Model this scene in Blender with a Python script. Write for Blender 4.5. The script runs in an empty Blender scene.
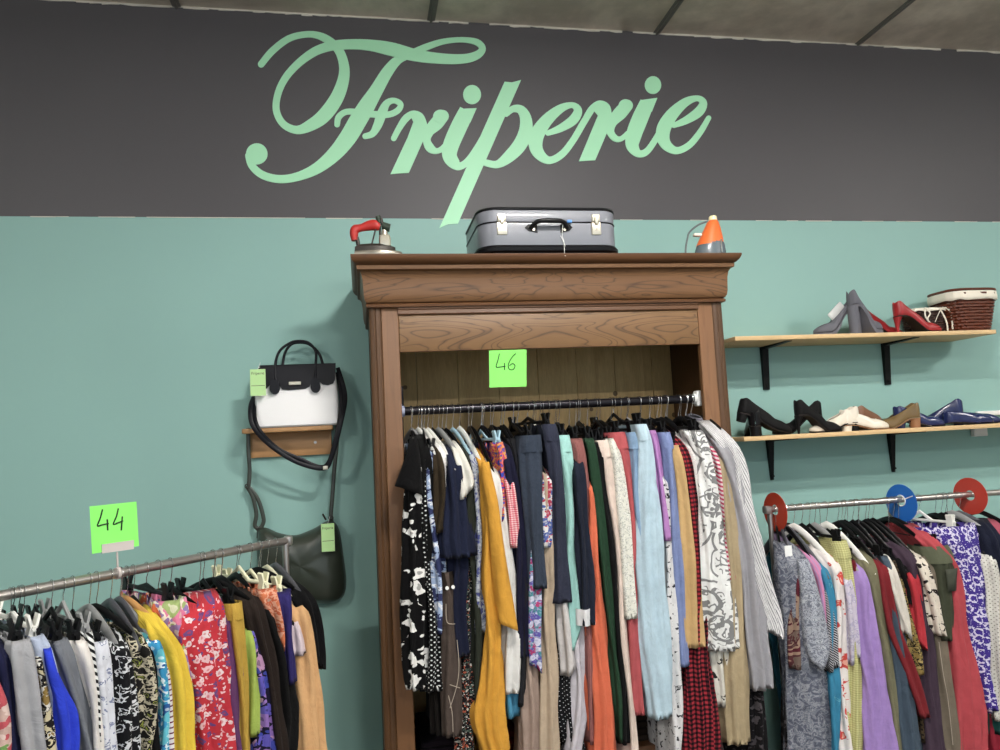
WORLD_E, LAMP_E, EXPOSURE = 1.0, 400.0, 0.0
import bpy, math, random
from mathutils import Vector, Matrix, noise
random.seed(7)
PI = math.pi
scene = bpy.context.scene
COL = scene.collection

# ------------------------------------------------------------------ camera
CAM = Vector((0.0, -3.4, 1.65))
F_PX = 740.0
YAW, PITCH, ROLL = math.radians(10.80), math.radians(5.08), math.radians(2.94)
def rot():
    cy, sy, cp, sp, cr, sr = math.cos(YAW), math.sin(YAW), math.cos(PITCH), math.sin(PITCH), math.cos(ROLL), math.sin(ROLL)
    base = Matrix(((1, 0, 0), (0, 0, -1), (0, 1, 0)))
    ry = Matrix(((cy, -sy, 0), (sy, cy, 0), (0, 0, 1)))
    rx = Matrix(((1, 0, 0), (0, cp, sp), (0, -sp, cp)))
    rz = Matrix(((cr, sr, 0), (-sr, cr, 0), (0, 0, 1)))
    return rz @ rx @ base @ ry
RM = rot(); RT = RM.transposed()
cam_data = bpy.data.cameras.new('camera')
cam_data.sensor_width = 36; cam_data.lens = F_PX / 1000 * 36; cam_data.clip_start = 0.05
cam = bpy.data.objects.new('camera', cam_data); COL.objects.link(cam)
right, up, back = RM[0], -RM[1], -RM[2]
cam.matrix_world = Matrix(((right.x, up.x, back.x, CAM.x), (right.y, up.y, back.y, CAM.y), (right.z, up.z, back.z, CAM.z), (0, 0, 0, 1)))
scene.camera = cam
scene.view_settings.view_transform = 'Standard'
scene.view_settings.look = 'None'
scene.view_settings.gamma = 1.0
scene.view_settings.use_curve_mapping = False

def ray(px, py):
    return RT @ Vector(((px - 500) / F_PX, (py - 375) / F_PX, 1.0))
def at(px, py, Y):
    """where the photograph's pixel meets the plane y = Y"""
    d = ray(px, py); t = (Y - CAM.y) / d.y
    return CAM + d * t
def atplane(px, py, P, n):
    d = ray(px, py); t = (P - CAM).dot(n) / d.dot(n)
    return CAM + d * t
def proj(p):
    c = RM @ (Vector(p) - CAM)
    return 500 + F_PX * c.x / c.z, 375 + F_PX * c.y / c.z

# ------------------------------------------------------------------ materials
def s2l(c):
    return tuple(((v / 255) / 12.92 if v / 255 <= 0.04045 else ((v / 255 + 0.055) / 1.055) ** 2.4) for v in c)
class NT:
    def __init__(s, name):
        s.m = bpy.data.materials.new(name); s.m.use_nodes = True
        s.t = s.m.node_tree; s.t.nodes.clear()
        s.out = s.n('ShaderNodeOutputMaterial'); s.b = s.n('ShaderNodeBsdfPrincipled')
        s.l(s.b.outputs[0], s.out.inputs[0])
    def n(s, typ, **k):
        nd = s.t.nodes.new(typ)
        for a, v in k.items():
            setattr(nd, a, v)
        return nd
    def l(s, a, b): s.t.links.new(a, b)
    def put(s, sock, v):
        if isinstance(v, bpy.types.NodeSocket): s.l(v, sock)
        else: sock.default_value = v
    def math(s, op, a, b=None, c=None, clamp=False):
        nd = s.n('ShaderNodeMath', operation=op, use_clamp=clamp)
        s.put(nd.inputs[0], a)
        if b is not None: s.put(nd.inputs[1], b)
        if c is not None: s.put(nd.inputs[2], c)
        return nd.outputs[0]
    def mix(s, f, a, b, mode='MIX'):
        nd = s.n('ShaderNodeMix', data_type='RGBA', blend_type=mode)
        s.put(nd.inputs[0], f)
        for i, v in ((6, a), (7, b)):
            s.put(nd.inputs[i], v if isinstance(v, bpy.types.NodeSocket) else (*v[:3], 1))
        return nd.outputs[2]
    def coord(s, which='Object', scale=(1, 1, 1), rotz=0, loc=(0, 0, 0)):
        tc = s.n('ShaderNodeTexCoord'); mp = s.n('ShaderNodeMapping')
        s.l(tc.outputs[which], mp.inputs[0]); mp.inputs['Scale'].default_value = scale
        mp.inputs['Rotation'].default_value = (0, 0, rotz); mp.inputs['Location'].default_value = loc
        return mp.outputs[0]
    def noise(s, vec, scale, detail=3, rough=0.5, dist=0.0):
        nd = s.n('ShaderNodeTexNoise'); s.l(vec, nd.inputs['Vector'])
        nd.inputs['Scale'].default_value = scale; nd.inputs['Detail'].default_value = detail
        nd.inputs['Roughness'].default_value = rough; nd.inputs['Distortion'].default_value = dist
        return nd
    def ramp(s, f, stops, interp='LINEAR'):
        nd = s.n('ShaderNodeValToRGB'); s.l(f, nd.inputs[0]); cr = nd.color_ramp; cr.interpolation = interp
        while len(cr.elements) < len(stops): cr.elements.new(0.5)
        for e, (p, c) in zip(cr.elements, stops):
            e.position = p; e.color = (*c[:3], 1) if not isinstance(c, (int, float)) else (c, c, c, 1)
        return nd.outputs[0]
    def bump(s, h, strength=0.3, dist=0.002):
        nd = s.n('ShaderNodeBump'); s.l(h, nd.inputs['Height'])
        nd.inputs['Strength'].default_value = strength; nd.inputs['Distance'].default_value = dist
        s.l(nd.outputs[0], s.b.inputs['Normal'])
    def set(s, **k):
        names = dict(color='Base Color', rough='Roughness', metal='Metallic', spec='Specular IOR Level', sheen='Sheen Weight', coat='Coat Weight', trans='Transmission Weight', alpha='Alpha')
        for a, v in k.items():
            if a == 'color' and not isinstance(v, bpy.types.NodeSocket): v = (*v[:3], 1)
            s.put(s.b.inputs[names[a]], v)
        return s
_mc = {}
def plain(name, rgb, rough=0.5, metal=0.0, bump=0.0, bscale=200, var=0.06, vscale=8, coat=0.0):
    key = ('plain', name, rgb)
    if key in _mc: return _mc[key]
    t = NT(name); c = s2l(rgb); v = t.coord()
    nz = t.noise(v, vscale, 4)
    col = t.mix(nz.outputs[0], tuple(x * (1 - var) for x in c), tuple(min(1, x * (1 + var)) for x in c))
    t.set(color=col, rough=rough, metal=metal, coat=coat, spec=.22 if max(rgb) < 50 else .5)
    if bump: t.bump(t.noise(v, bscale, 2).outputs[0], bump, 0.001)
    _mc[key] = t.m
    return t.m

def dye(c):
    l = s2l(c); g = sum(l) / 3
    k = .84 if g > .12 else .84 - .3 * (1 - g / .12)
    return tuple((v * .9 + g * .1) * k for v in l)
def fabric(spec):
    key = repr(spec)
    if key in _mc: return _mc[key]
    kind = spec[0]; t = NT('fabric_' + kind)
    uv = t.coord('UV'); rough = 0.9
    def C(i): return dye(spec[i])
    # a slightly wandering copy of the cloth coordinates keeps printed shapes organic
    def warped(amount, scale):
        nz = t.noise(uv, scale, 2)
        va = t.n('ShaderNodeVectorMath', operation='SUBTRACT'); t.l(nz.outputs['Color'], va.inputs[0]); va.inputs[1].default_value = (.5, .5, .5)
        vb = t.n('ShaderNodeVectorMath', operation='SCALE'); t.l(va.outputs[0], vb.inputs[0]); vb.inputs['Scale'].default_value = amount
        vc = t.n('ShaderNodeVectorMath', operation='ADD'); t.l(vb.outputs[0], vc.inputs[0]); t.l(uv, vc.inputs[1])
        return vc.outputs[0]
    def vor(vec, scale, rnd=1.0, feature='F1'):
        nd = t.n('ShaderNodeTexVoronoi', voronoi_dimensions='2D', feature=feature)
        t.l(vec, nd.inputs['Vector']); nd.inputs['Scale'].default_value = scale; nd.inputs['Randomness'].default_value = rnd
        return nd
    if kind == 'plain':
        col = C(1)
    elif kind == 'denim':
        base = C(1)
        worn = t.noise(uv, 9, 4, .6).outputs[0]
        fine = t.noise(t.coord('UV', (1, .12, 1)), 900, 2).outputs[0]
        col = t.mix(t.math('MULTIPLY_ADD', worn, 1.6, -.35, clamp=True), tuple(x * .8 for x in base), tuple(min(1, x * 1.18 + .012) for x in base))
        col = t.mix(t.math('MULTIPLY', fine, .5), col, tuple(min(1, x * 1.3 + .06) for x in base))
    elif kind == 'cord':
        base = C(1); w = t.n('ShaderNodeTexWave', wave_type='BANDS', bands_direction='X'); t.l(uv, w.inputs[0]); w.inputs['Scale'].default_value = 60
        col = t.mix(w.outputs[1], tuple(x * .75 for x in base), tuple(min(1, x * 1.15) for x in base))
    elif kind == 'stripes':   # bg, fg, period, duty, angle
        sx = t.n('ShaderNodeSeparateXYZ'); t.l(t.coord('UV', (1, 1, 1), spec[5]), sx.inputs[0])
        f = t.math('FRACT', t.math('DIVIDE', sx.outputs[0], spec[3]))
        col = t.mix(t.math('LESS_THAN', f, spec[4]), C(1), C(2))
    elif kind == 'check':     # bg, fg, dark, period, duty
        sx = t.n('ShaderNodeSeparateXYZ'); t.l(uv, sx.inputs[0])
        a = t.math('LESS_THAN', t.math('FRACT', t.math('DIVIDE', sx.outputs[0], spec[4])), spec[5])
        b = t.math('LESS_THAN', t.math('FRACT', t.math('DIVIDE', sx.outputs[1], spec[4])), spec[5])
        s_ = t.math('MULTIPLY', t.math('ADD', a, b), .5)
        col = t.ramp(s_, [(0, C(1)), (.25, C(2)), (.75, C(3))], 'CONSTANT')
    elif kind == 'dots':      # bg, fg, period, radius
        v = vor(t.coord('UV', (1, 1, 1), PI / 4), 1 / spec[3], .12)
        col = t.mix(t.math('LESS_THAN', v.outputs['Distance'], spec[4]), C(1), C(2))
    elif kind == 'floral':    # bg, [colours], size, amount
        w = warped(spec[3] * 1.1, .8 / spec[3])
        v = vor(w, 1 / spec[3]); cols = spec[2]
        pet = t.noise(uv, 3.0 / spec[3], 2).outputs[0]
        r = t.math('MULTIPLY_ADD', pet, .5, spec[4] - .25)
        mask = t.math('LESS_THAN', v.outputs['Distance'], r)
        sc = t.n('ShaderNodeSeparateColor'); t.l(v.outputs['Color'], sc.inputs[0])
        fc = t.ramp(sc.outputs[0], [(i / len(cols), dye(c)) for i, c in enumerate(cols)], 'CONSTANT')
        core = t.math('LESS_THAN', v.outputs['Distance'], t.math('MULTIPLY', r, .33))
        fc = t.mix(t.math('MULTIPLY', core, .55), fc, C(1))
        col = t.mix(mask, C(1), fc)
        v2 = vor(w, 2.6 / spec[3]); sc2 = t.n('ShaderNodeSeparateColor'); t.l(v2.outputs['Color'], sc2.inputs[0])
        m2 = t.math('MULTIPLY', t.math('LESS_THAN', v2.outputs['Distance'], t.math('MULTIPLY_ADD', pet, .5, spec[4] * .6 - .15)), t.math('SUBTRACT', 1.0, mask))
        col = t.mix(m2, col, t.ramp(sc2.outputs[1], [(i / len(cols), dye(c)) for i, c in enumerate(reversed(cols))], 'CONSTANT'))
    elif kind == 'blotch':    # [ (pos,colour)...], scale, distortion
        nz = t.noise(uv, spec[2], 3, .55, spec[3])
        col = t.ramp(nz.outputs[0], [(p, dye(c)) for p, c in spec[1]], 'CONSTANT')
    elif kind == 'scroll':    # bg, fg, size, width : large curling outlines
        w = warped(spec[3] * .9, .7 / spec[3])
        v = vor(w, 1 / spec[3])
        ring = t.math('PINGPONG', v.outputs['Distance'], .17)
        m = t.math('LESS_THAN', ring, spec[4])
        nz = t.noise(uv, 1.6 / spec[3], 2).outputs[0]
        m = t.math('MULTIPLY', m, t.math('GREATER_THAN', nz, .42))
        fill = t.math('MULTIPLY', t.math('LESS_THAN', v.outputs['Distance'], .5), t.math('LESS_THAN', t.math('FRACT', t.math('MULTIPLY', nz, 9.0)), .4))
        col = t.mix(t.math('MAXIMUM', m, fill), C(1), C(2))
    elif kind == 'shibori':   # bg, fg, size
        w = warped(spec[3] * .25, 2 / spec[3])
        v = vor(w, 1 / spec[3], .75)
        e = vor(w, 1 / spec[3], .75, 'DISTANCE_TO_EDGE')
        ang = t.noise(uv, 5.5 / spec[3], 1).outputs[0]
        ring = t.math('LESS_THAN', t.math('ABSOLUTE', t.math('SUBTRACT', v.outputs['Distance'], .34)), t.math('MULTIPLY_ADD', ang, .42, -.13))
        tiny = vor(w, 4.5 / spec[3])
        m = t.math('MAXIMUM', ring, t.math('MULTIPLY', t.math('LESS_THAN', tiny.outputs['Distance'], .2), t.math('GREATER_THAN', ang, .52)))
        col = t.mix(m, C(1), C(2))
    bs = {'plain': 700, 'denim': 900}.get(kind, 700)
    mott = t.noise(uv, 26, 4, .6).outputs[0]
    if isinstance(col, tuple): col2 = t.mix(mott, tuple(x * .78 for x in col), tuple(min(1, x * 1.12) for x in col))
    else:
        g = t.math('MULTIPLY_ADD', mott, .3, .85)
        cc = t.n('ShaderNodeCombineColor')
        for i in range(3): t.l(g, cc.inputs[i])
        col2 = t.mix(1.0, col, cc.outputs[0], 'MULTIPLY')
    t.set(color=col2, rough=rough, sheen=.02, spec=.15)
    h1 = t.noise(t.coord('UV', (1, .45, 1)), 24, 5, .62, .8).outputs[0]; h2 = t.noise(uv, bs, 1).outputs[0]
    t.bump(t.math('MULTIPLY_ADD', h2, .04, h1), .8, .012)
    _mc[key] = t.m
    return t.m

# ------------------------------------------------------------------ mesh helpers
class MB:
    def __init__(s): s.v = []; s.f = []; s.mi = []; s.uv = {}; s.cur = 0
    def add(s, vs, fs):
        o = len(s.v); s.v += [tuple(v) for v in vs]
        s.f += [tuple(i + o for i in f) for f in fs]; s.mi += [s.cur] * len(fs)
        return o
    def box(s, a, b, mtx=None, bev=0.0):
        (x0, y0, z0), (x1, y1, z1) = a, b
        x0, x1 = sorted((x0, x1)); y0, y1 = sorted((y0, y1)); z0, z1 = sorted((z0, z1))
        if bev <= 0:
            vs = [Vector(p) for p in ((x0, y0, z0), (x1, y0, z0), (x1, y1, z0), (x0, y1, z0), (x0, y0, z1), (x1, y0, z1), (x1, y1, z1), (x0, y1, z1))]
            fs = [(0, 3, 2, 1), (4, 5, 6, 7), (0, 1, 5, 4), (1, 2, 6, 5), (2, 3, 7, 6), (3, 0, 4, 7)]
            if mtx: vs = [mtx @ v for v in vs]
            return s.add(vs, fs)
        bev = min(bev, (x1 - x0) / 2.01, (y1 - y0) / 2.01, (z1 - z0) / 2.01)
        rings = []
        def ring(ix, z):  # chamfered rectangle
            a0, b0, a1, b1 = x0 + ix, y0 + ix, x1 - ix, y1 - ix; c = max(bev - ix, 0) if ix < bev else 0
            c = bev * (1 - ix / bev) + 1e-5 if ix < bev else 1e-5
            return [(a0 + c, b0, z), (a1 - c, b0, z), (a1, b0 + c, z), (a1, b1 - c, z), (a1 - c, b1, z), (a0 + c, b1, z), (a0, b1 - c, z), (a0, b0 + c, z)]
        rings = [ring(bev * .99, z0), ring(bev * .3, z0 + bev * .3), ring(0, z0 + bev), ring(0, z1 - bev), ring(bev * .3, z1 - bev * .3), ring(bev * .99, z1)]
        return s.loft([[Vector(p) for p in r] for r in rings], mtx=mtx, cap=True)
    def loft(s, rings, closed=True, cap=True, mtx=None):
        n = len(rings[0]); vs = [mtx @ Vector(p) if mtx else p for r in rings for p in r]; fs = []
        for i in range(len(rings) - 1):
            for j in range(n if closed else n - 1):
                k = (j + 1) % n
                fs.append((i * n + j, i * n + k, (i + 1) * n + k, (i + 1) * n + j))
        if cap and closed:
            fs.append(tuple(range(n - 1, -1, -1))); fs.append(tuple((len(rings) - 1) * n + j for j in range(n)))
        return s.add(vs, fs)
    def tube(s, pts, r, seg=10, flat=1.0, upv=None, cap=True, closed=False):
        """tube along points; r a number or a list; flat squashes it along upv"""
        pts = [Vector(p) for p in pts]; n = len(pts); rings = []
        prev = None
        for i, p in enumerate(pts):
            if closed: d = (pts[(i + 1) % n] - pts[i - 1])
            else: d = pts[min(i + 1, n - 1)] - pts[max(i - 1, 0)]
            d.normalize()
            if upv is not None:
                a = Vector(upv) - d * Vector(upv).dot(d)
                if a.length < 1e-4: a = d.orthogonal()
            else:
                a = d.orthogonal() if prev is None else prev - d * prev.dot(d)
            a.normalize(); prev = a; b = d.cross(a)
            rr = r[i] if isinstance(r, (list, tuple)) else r
            rings.append([p + a * (math.cos(2 * PI * k / seg) * rr * flat) + b * (math.sin(2 * PI * k / seg) * rr) for k in range(seg)])
        if closed: rings.append(rings[0]); cap = False
        return s.loft(rings, cap=cap)
    def cyl(s, a, b, r, seg=16, r2=None):
        return s.tube([a, b], [r, r2 if r2 is not None else r], seg)
    def prism(s, poly, d0, d1, axis='y', mtx=None):
        """poly: (a,b) points; extruded along axis"""
        def P(p, d):
            return Vector((p[0], d, p[1])) if axis == 'y' else (Vector((d, p[0], p[1])) if axis == 'x' else Vector((p[0], p[1], d)))
        return s.loft([[P(p, d0) for p in poly], [P(p, d1) for p in poly]], mtx=mtx)
    def build(s, name, mats, parent=None, smooth=True, loc=None, bevel=0, uvs=None, angle=40):
        me = bpy.data.meshes.new(name); me.from_pydata(s.v, [], s.f)
        mats = mats if isinstance(mats, (list, tuple)) else [mats]
        for m in mats: me.materials.append(m)
        me.polygons.foreach_set('material_index', [min(i, len(mats) - 1) for i in s.mi])
        import bmesh
        bm = bmesh.new(); bm.from_mesh(me); bmesh.ops.recalc_face_normals(bm, faces=bm.faces); bm.to_mesh(me); bm.free()
        if smooth:
            me.polygons.foreach_set('use_smooth', [True] * len(me.polygons))
            try: me.set_sharp_from_angle(angle=math.radians(angle))
            except Exception: pass
        o = bpy.data.objects.new(name, me); COL.objects.link(o)
        if parent: o.parent = parent
        if loc is not None: o.location = loc
        if bevel:
            b = o.modifiers.new('bevel', 'BEVEL'); b.width = bevel; b.segments = 2; b.limit_method = 'ANGLE'
        return o
def tag(o, label=None, cat=None, group=None, kind=None):
    if label: o['label'] = label
    if cat: o['category'] = cat
    if group: o['group'] = group
    if kind: o['kind'] = kind
    return o
def empty(name, loc, label=None, cat=None, group=None, rz=0):
    o = bpy.data.objects.new(name, None); COL.objects.link(o); o.location = loc; o.rotation_euler.z = rz; o.empty_display_size = .05
    return tag(o, label, cat, group)
def rebase(o, p):
    """move a finished mesh's origin to p (its geometry stays)"""
    o.data.transform(Matrix.Translation(-Vector(p))); o.location = Vector(p)
def catmull(pts, n=8):
    out = []; m = len(pts)
    for i in range(m - 1):
        p0 = pts[max(i - 1, 0)]; p1 = pts[i]; p2 = pts[i + 1]; p3 = pts[min(i + 2, m - 1)]
        for k in range(n):
            t = k / n
            out.append(tuple(.5 * ((2 * b) + (-a + c) * t + (2 * a - 5 * b + 4 * c - d) * t * t + (-a + 3 * b - 3 * c + d) * t ** 3) for a, b, c, d in zip(p0, p1, p2, p3)))
    out.append(tuple(pts[-1])); return out
# ================================================================== the room
Z_BAND, Z_CEIL = 2.708, 3.691
def wall_mat(name, rgb, rough=.55):
    t = NT(name); c = s2l(rgb); v = t.coord()
    nz = t.noise(v, 1.3, 5, .6).outputs[0]
    t.set(color=t.mix(nz, tuple(x * .94 for x in c), tuple(x * 1.05 for x in c)), rough=rough, spec=.35)
    t.bump(t.noise(v, 160, 3).outputs[0], .12, .002)
    return t.m
TEAL = wall_mat('teal_wall_paint', (142, 180, 173)); DARK = wall_mat('charcoal_wall_paint', (84, 81, 84), .5)
WHITE = plain('white_paint', (232, 230, 224), .6)
WX0, WX1, WY0 = -3.6, 5.4, -6.6
m = MB()
m.box((WX0, 0, 0), (WX1, .12, Z_BAND)); m.cur = 1; m.box((WX0, 0, Z_BAND), (WX1, .12, Z_CEIL))
tag(m.build('wall_back', [TEAL, DARK], smooth=False), kind='structure')
# rough line of plaster where the wall meets the ceiling, and flecks of it along the colour change
def rough_line(z, thick, wob, seed, gap=0.0, name='trim_1'):
    m = MB(); rnd = random.Random(seed); x = WX0 + .01
    while x < WX1 - .05:
        L = rnd.uniform(.04, .12)
        if rnd.random() > gap:
            a = thick * rnd.uniform(.5, 1.3); b = thick * rnd.uniform(.5, 1.3); o = rnd.uniform(-wob, wob)
            m.prism([(x, z - a + o), (x + L * .5, z - b * 1.2 + o), (x + L, z - b + o), (x + L, z + .0005), (x, z + .0005)], -.004 * rnd.uniform(.5, 1), .0)
        x += L
    return tag(m.build(name, plain('flaking_plaster', (214, 208, 196), .8), smooth=False), kind='structure')
rough_line(Z_CEIL, .008, .002, 3, .05, 'trim_1')
rough_line(Z_BAND, .0022, .0006, 5, .5, 'trim_2')

t = NT('stained_ceiling_tile'); v = t.coord()
n1 = t.noise(v, 1.1, 5, .6, .6).outputs[0]; n2 = t.noise(v, 7, 4, .6).outputs[0]
c = t.ramp(t.math('MULTIPLY_ADD', n2, .35, t.math('MULTIPLY', n1, .75)), [(.3, s2l((186, 176, 162))), (.5, s2l((206, 194, 180))), (.62, s2l((236, 224, 210))), (.78, s2l((190, 178, 164)))])
t.set(color=c, rough=.3, spec=.7); t.bump(n2, .25, .004); CEIL = t.m
m = MB(); m.box((WX0, WY0, Z_CEIL + .012), (WX1, .12, Z_CEIL + .1))
tag(m.build('ceiling', plain('ceiling_void', (90, 88, 84), .8), smooth=False), kind='structure')
# seams between the ceiling tiles run away from the wall
seam_px = [(431, 20.6), (656, 33), (857.5, 44.3)]
sx = [at(px, py, 0).x for px, py in seam_px]
step = (sx[2] - sx[0]) / 2
xs = [sx[0] + step * k for k in range(-4, 7)]
xs = [x for x in xs if WX0 < x < WX1]
edges = [WX0] + xs + [WX1]
m = MB()
ycuts = [WY0, -5.1, -3.7, -2.3, -.9 - .35, 0.0]
ycuts = [WY0, -4.95, -3.3, -1.65, 0.0]
for a, b in zip(edges, edges[1:]):
    for c0, c1 in zip(ycuts, ycuts[1:]):
        m.box((a + .008, c0 + .008, Z_CEIL), (b - .008, c1 - (.008 if c1 < 0 else 0), Z_CEIL + .011), bev=.003)
tag(m.build('ceiling_tiles', CEIL), kind='structure')
m = MB()
for x in xs: m.box((x - .019, WY0, Z_CEIL - .004), (x + .019, 0, Z_CEIL + .004), bev=.002); m.box((x - .006, WY0, Z_CEIL - .012), (x + .006, 0, Z_CEIL - .003), bev=.002)
tag(m.build('trim_3', plain('dull_ceiling_bar', (120, 118, 112), .35)), kind='structure')
t = NT('floor_lino'); v = t.coord()
t.set(color=t.mix(t.noise(v, 6, 5, .6).outputs[0], s2l((92, 84, 76)), s2l((116, 106, 96))), rough=.45)
m = MB(); m.box((WX0, WY0, -.1), (WX1, .12, 0)); tag(m.build('floor', t.m, smooth=False), kind='structure')
SIDE = wall_mat('pale_side_wall_paint', (150, 154, 148))
m = MB(); m.box((WX0 - .1, WY0, 0), (WX0, .12, Z_CEIL)); tag(m.build('wall_left', SIDE, smooth=False), kind='structure')
m = MB(); m.box((WX1, WY0, 0), (WX1 + .1, .12, Z_CEIL)); tag(m.build('wall_right', SIDE, smooth=False), kind='structure')
# ------------------------------------------------------------------ light: the shop's ceiling lamps, far left and right ones added as fill, and its open glass front
w = bpy.data.worlds.new('daylight'); scene.world = w; w.use_nodes = True
w.node_tree.nodes['Background'].inputs[0].default_value = (.78, .91, 1.0, 1)
w.node_tree.nodes['Background'].inputs[1].default_value = WORLD_E
em = bpy.data.materials.new('lamp_diffuser'); em.use_nodes = True
nt = em.node_tree; nt.nodes.clear(); e = nt.nodes.new('ShaderNodeEmission'); e.inputs[0].default_value = (1, .97, .92, 1); e.inputs[1].default_value = LAMP_E
o = nt.nodes.new('ShaderNodeOutputMaterial'); nt.links.new(e.outputs[0], o.inputs[0])
for lx, ly in ((1.0, -2.45), (4.7, -3.0), (-2.9, -4.4), (1.0, -5.6)):
    if 1:
        r = empty('ceiling_lamp', (lx, ly, Z_CEIL - .07), 'small white unseen ceiling lamp over the shop floor', 'lamp', 'ceiling lamps over the shop floor')
        m = MB(); m.box((-.33, -.09, 0), (.33, .09, .07)); m.build('housing', WHITE, r, smooth=False)
        m = MB(); m.box((-.3, -.07, -.012), (.3, .07, -.001)); m.build('diffuser', em, r, smooth=False)

# ================================================================== the painted word on the wall
MINT = plain('mint_vinyl', (172, 232, 190), .5, var=.03)
def c1(x, y, w): return (230 + x / 3.846, 10 + y / 3.846, w / 3.846)
def c2(x, y, w): return (470 + x / 3.846, 40 + y / 3.846, w / 3.846)
lett = empty('wall_lettering', at(480, 150, 0), 'large mint green script word Friperie on the charcoal wall band', 'lettering')
_lay = [0]
def ribbon(m, pts, n=10, Y=0.0, th=.0022, capend=True):
    _lay[0] += 1; off = Y - th - .0001 * (_lay[0] % 9)
    P = catmull(pts, n); L = []; R = []
    for i, p in enumerate(P):
        a = P[max(i - 1, 0)]; b = P[min(i + 1, len(P) - 1)]
        dx, dy = b[0] - a[0], b[1] - a[1]; q = math.hypot(dx, dy) or 1; nx, ny = -dy / q, dx / q; h = p[2] / 2
        L.append((p[0] + nx * h, p[1] + ny * h)); R.append((p[0] - nx * h, p[1] - ny * h))
    n0 = len(P)
    fv = [at(x, y, off - .0016 * i / len(P)) for i, (x, y) in enumerate(L)] + [at(x, y, off - .0016 * i / len(P)) for i, (x, y) in enumerate(R)]; bv = [Vector((v.x, Y - .0001, v.z)) for v in fv]
    fs = [(i, i + 1, n0 + i + 1, n0 + i) for i in range(n0 - 1)]
    N2 = 2 * n0
    fs += [(i, N2 + i, N2 + i + 1, i + 1) for i in range(n0 - 1)] + [(n0 + i + 1, N2 + n0 + i + 1, N2 + n0 + i, n0 + i) for i in range(n0 - 1)]
    m.add(fv + bv, fs)
    if capend:
        for q, do in (((P[0], .0001), (P[-1], .0018)) if capend is True else ((P[-1], .0018),)):
            disc(m, q[0], q[1], q[2] / 2, q[2] / 2, Y, off - do)
def disc(m, x, y, rx, ry, Y, off, n=20):
    fv = [at(x + rx * math.cos(2 * PI * k / n), y + ry * math.sin(2 * PI * k / n), off) for k in range(n)]
    m.add(fv + [Vector((v.x, Y - .0001, v.z)) for v in fv], [tuple(range(n))] + [(k, n + k, n + (k + 1) % n, (k + 1) % n) for k in range(n)])
def poly(m, pts, Y=0.0, th=.0022):
    _lay[0] += 1; off = Y - th - .00025 * (_lay[0] % 9); n = len(pts)
    fv = [at(x, y, off) for x, y in pts]
    m.add(fv + [Vector((v.x, Y - .0001, v.z)) for v in fv], [tuple(range(n))] + [(k, n + k, n + (k + 1) % n, (k + 1) % n) for k in range(n)])
def letter(strokes=(), polys=(), discs=(), name='letter', parent=None, mat=None, Y=0.0, capstart=True):
    m = MB()
    for s_ in strokes: ribbon(m, s_, Y=Y, capend=capstart or 2)
    for p_ in polys: poly(m, p_, Y)
    for d_ in discs:
        _lay[0] += 1; disc(m, *d_, Y, Y - .0022 - .00025 * (_lay[0] % 9), 28)
    o = m.build(name, mat or MINT, None, smooth=False)
    if parent is not None:
        o.data.transform(Matrix.Translation(-parent.location)); o.parent = parent
    return o
def q1(*a): return [(230 + x / 3.846, 10 + y / 3.846) for x, y in a]
def q2(*a): return [(470 + x / 3.846, 40 + y / 3.846) for x, y in a]
# F
letter([[c1(*p) for p in [(120, 208, 26), (165, 155, 27), (230, 108, 26), (305, 93, 25), (365, 108, 30), (415, 150, 34), (437, 205, 38), (437, 262, 44), (412, 335, 52), (365, 402, 54), (315, 440, 46), (258, 461, 32), (205, 438, 28), (178, 385, 27), (185, 320, 27), (215, 258, 28), (265, 203, 30), (325, 160, 34), (380, 140, 36), (440, 132, 38), (530, 134, 42), (620, 150, 52), (720, 175, 46), (820, 187, 40), (900, 187, 36), (950, 173, 32), (971, 148, 26), (948, 123, 25), (890, 114, 20), (820, 121, 22), (760, 140, 26), (700, 165, 26)]],
        [c1(*p) for p in [(690, 178, 16), (645, 193, 34), (605, 238, 44), (562, 310, 52), (525, 370, 64), (492, 425, 68), (452, 492, 66), (400, 555, 56), (335, 608, 44), (262, 640, 34), (190, 650, 31), (125, 634, 30), (84, 598, 28), (72, 560, 28)]],
        [c1(*p) for p in [(412, 440, 22), (418, 412, 24), (445, 392, 23), (490, 392, 24), (545, 400, 26), (608, 402, 24), (645, 386, 24), (656, 362, 22), (630, 348, 22), (602, 360, 28), (583, 400, 38), (568, 442, 34), (548, 475, 26), (520, 485, 22)]]],
       discs=[(230 + 103 / 3.846, 10 + 553 / 3.846, 10.8, 10.6)], parent=lett)
# r
letter([[c1(*p) for p in [(630, 493, 22), (650, 455, 24), (675, 418, 28), (702, 400, 26), (725, 412, 40), (735, 440, 46)]],
        [c1(*p) for p in [(818, 408, 48), (794, 436, 52), (766, 466, 40), (757, 500, 30), (770, 530, 34), (795, 542, 22), (822, 528, 22), (845, 495, 22)]]],
       polys=[q1((690, 396), (712, 388), (735, 395), (752, 420), (755, 450), (742, 505), (688, 626), (617, 631), (683, 490), (705, 430))],
       discs=[(230 + 810 / 3.846, 10 + 409 / 3.846, 7.6, 6.8)], parent=lett)
# i
letter([[c1(*p) for p in [(912, 386, 60), (880, 450, 64), (850, 520, 62), (845, 560, 56), (862, 588, 46), (885, 600, 30), (915, 580, 26), (950, 530, 24), (985, 470, 24)]]],
       polys=[q1((882, 380), (949, 377), (925, 432), (862, 430))], discs=[(230 + 931 / 3.846, 10 + 325 / 3.846, 9.0, 9.6)], parent=lett, capstart=False)
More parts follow.
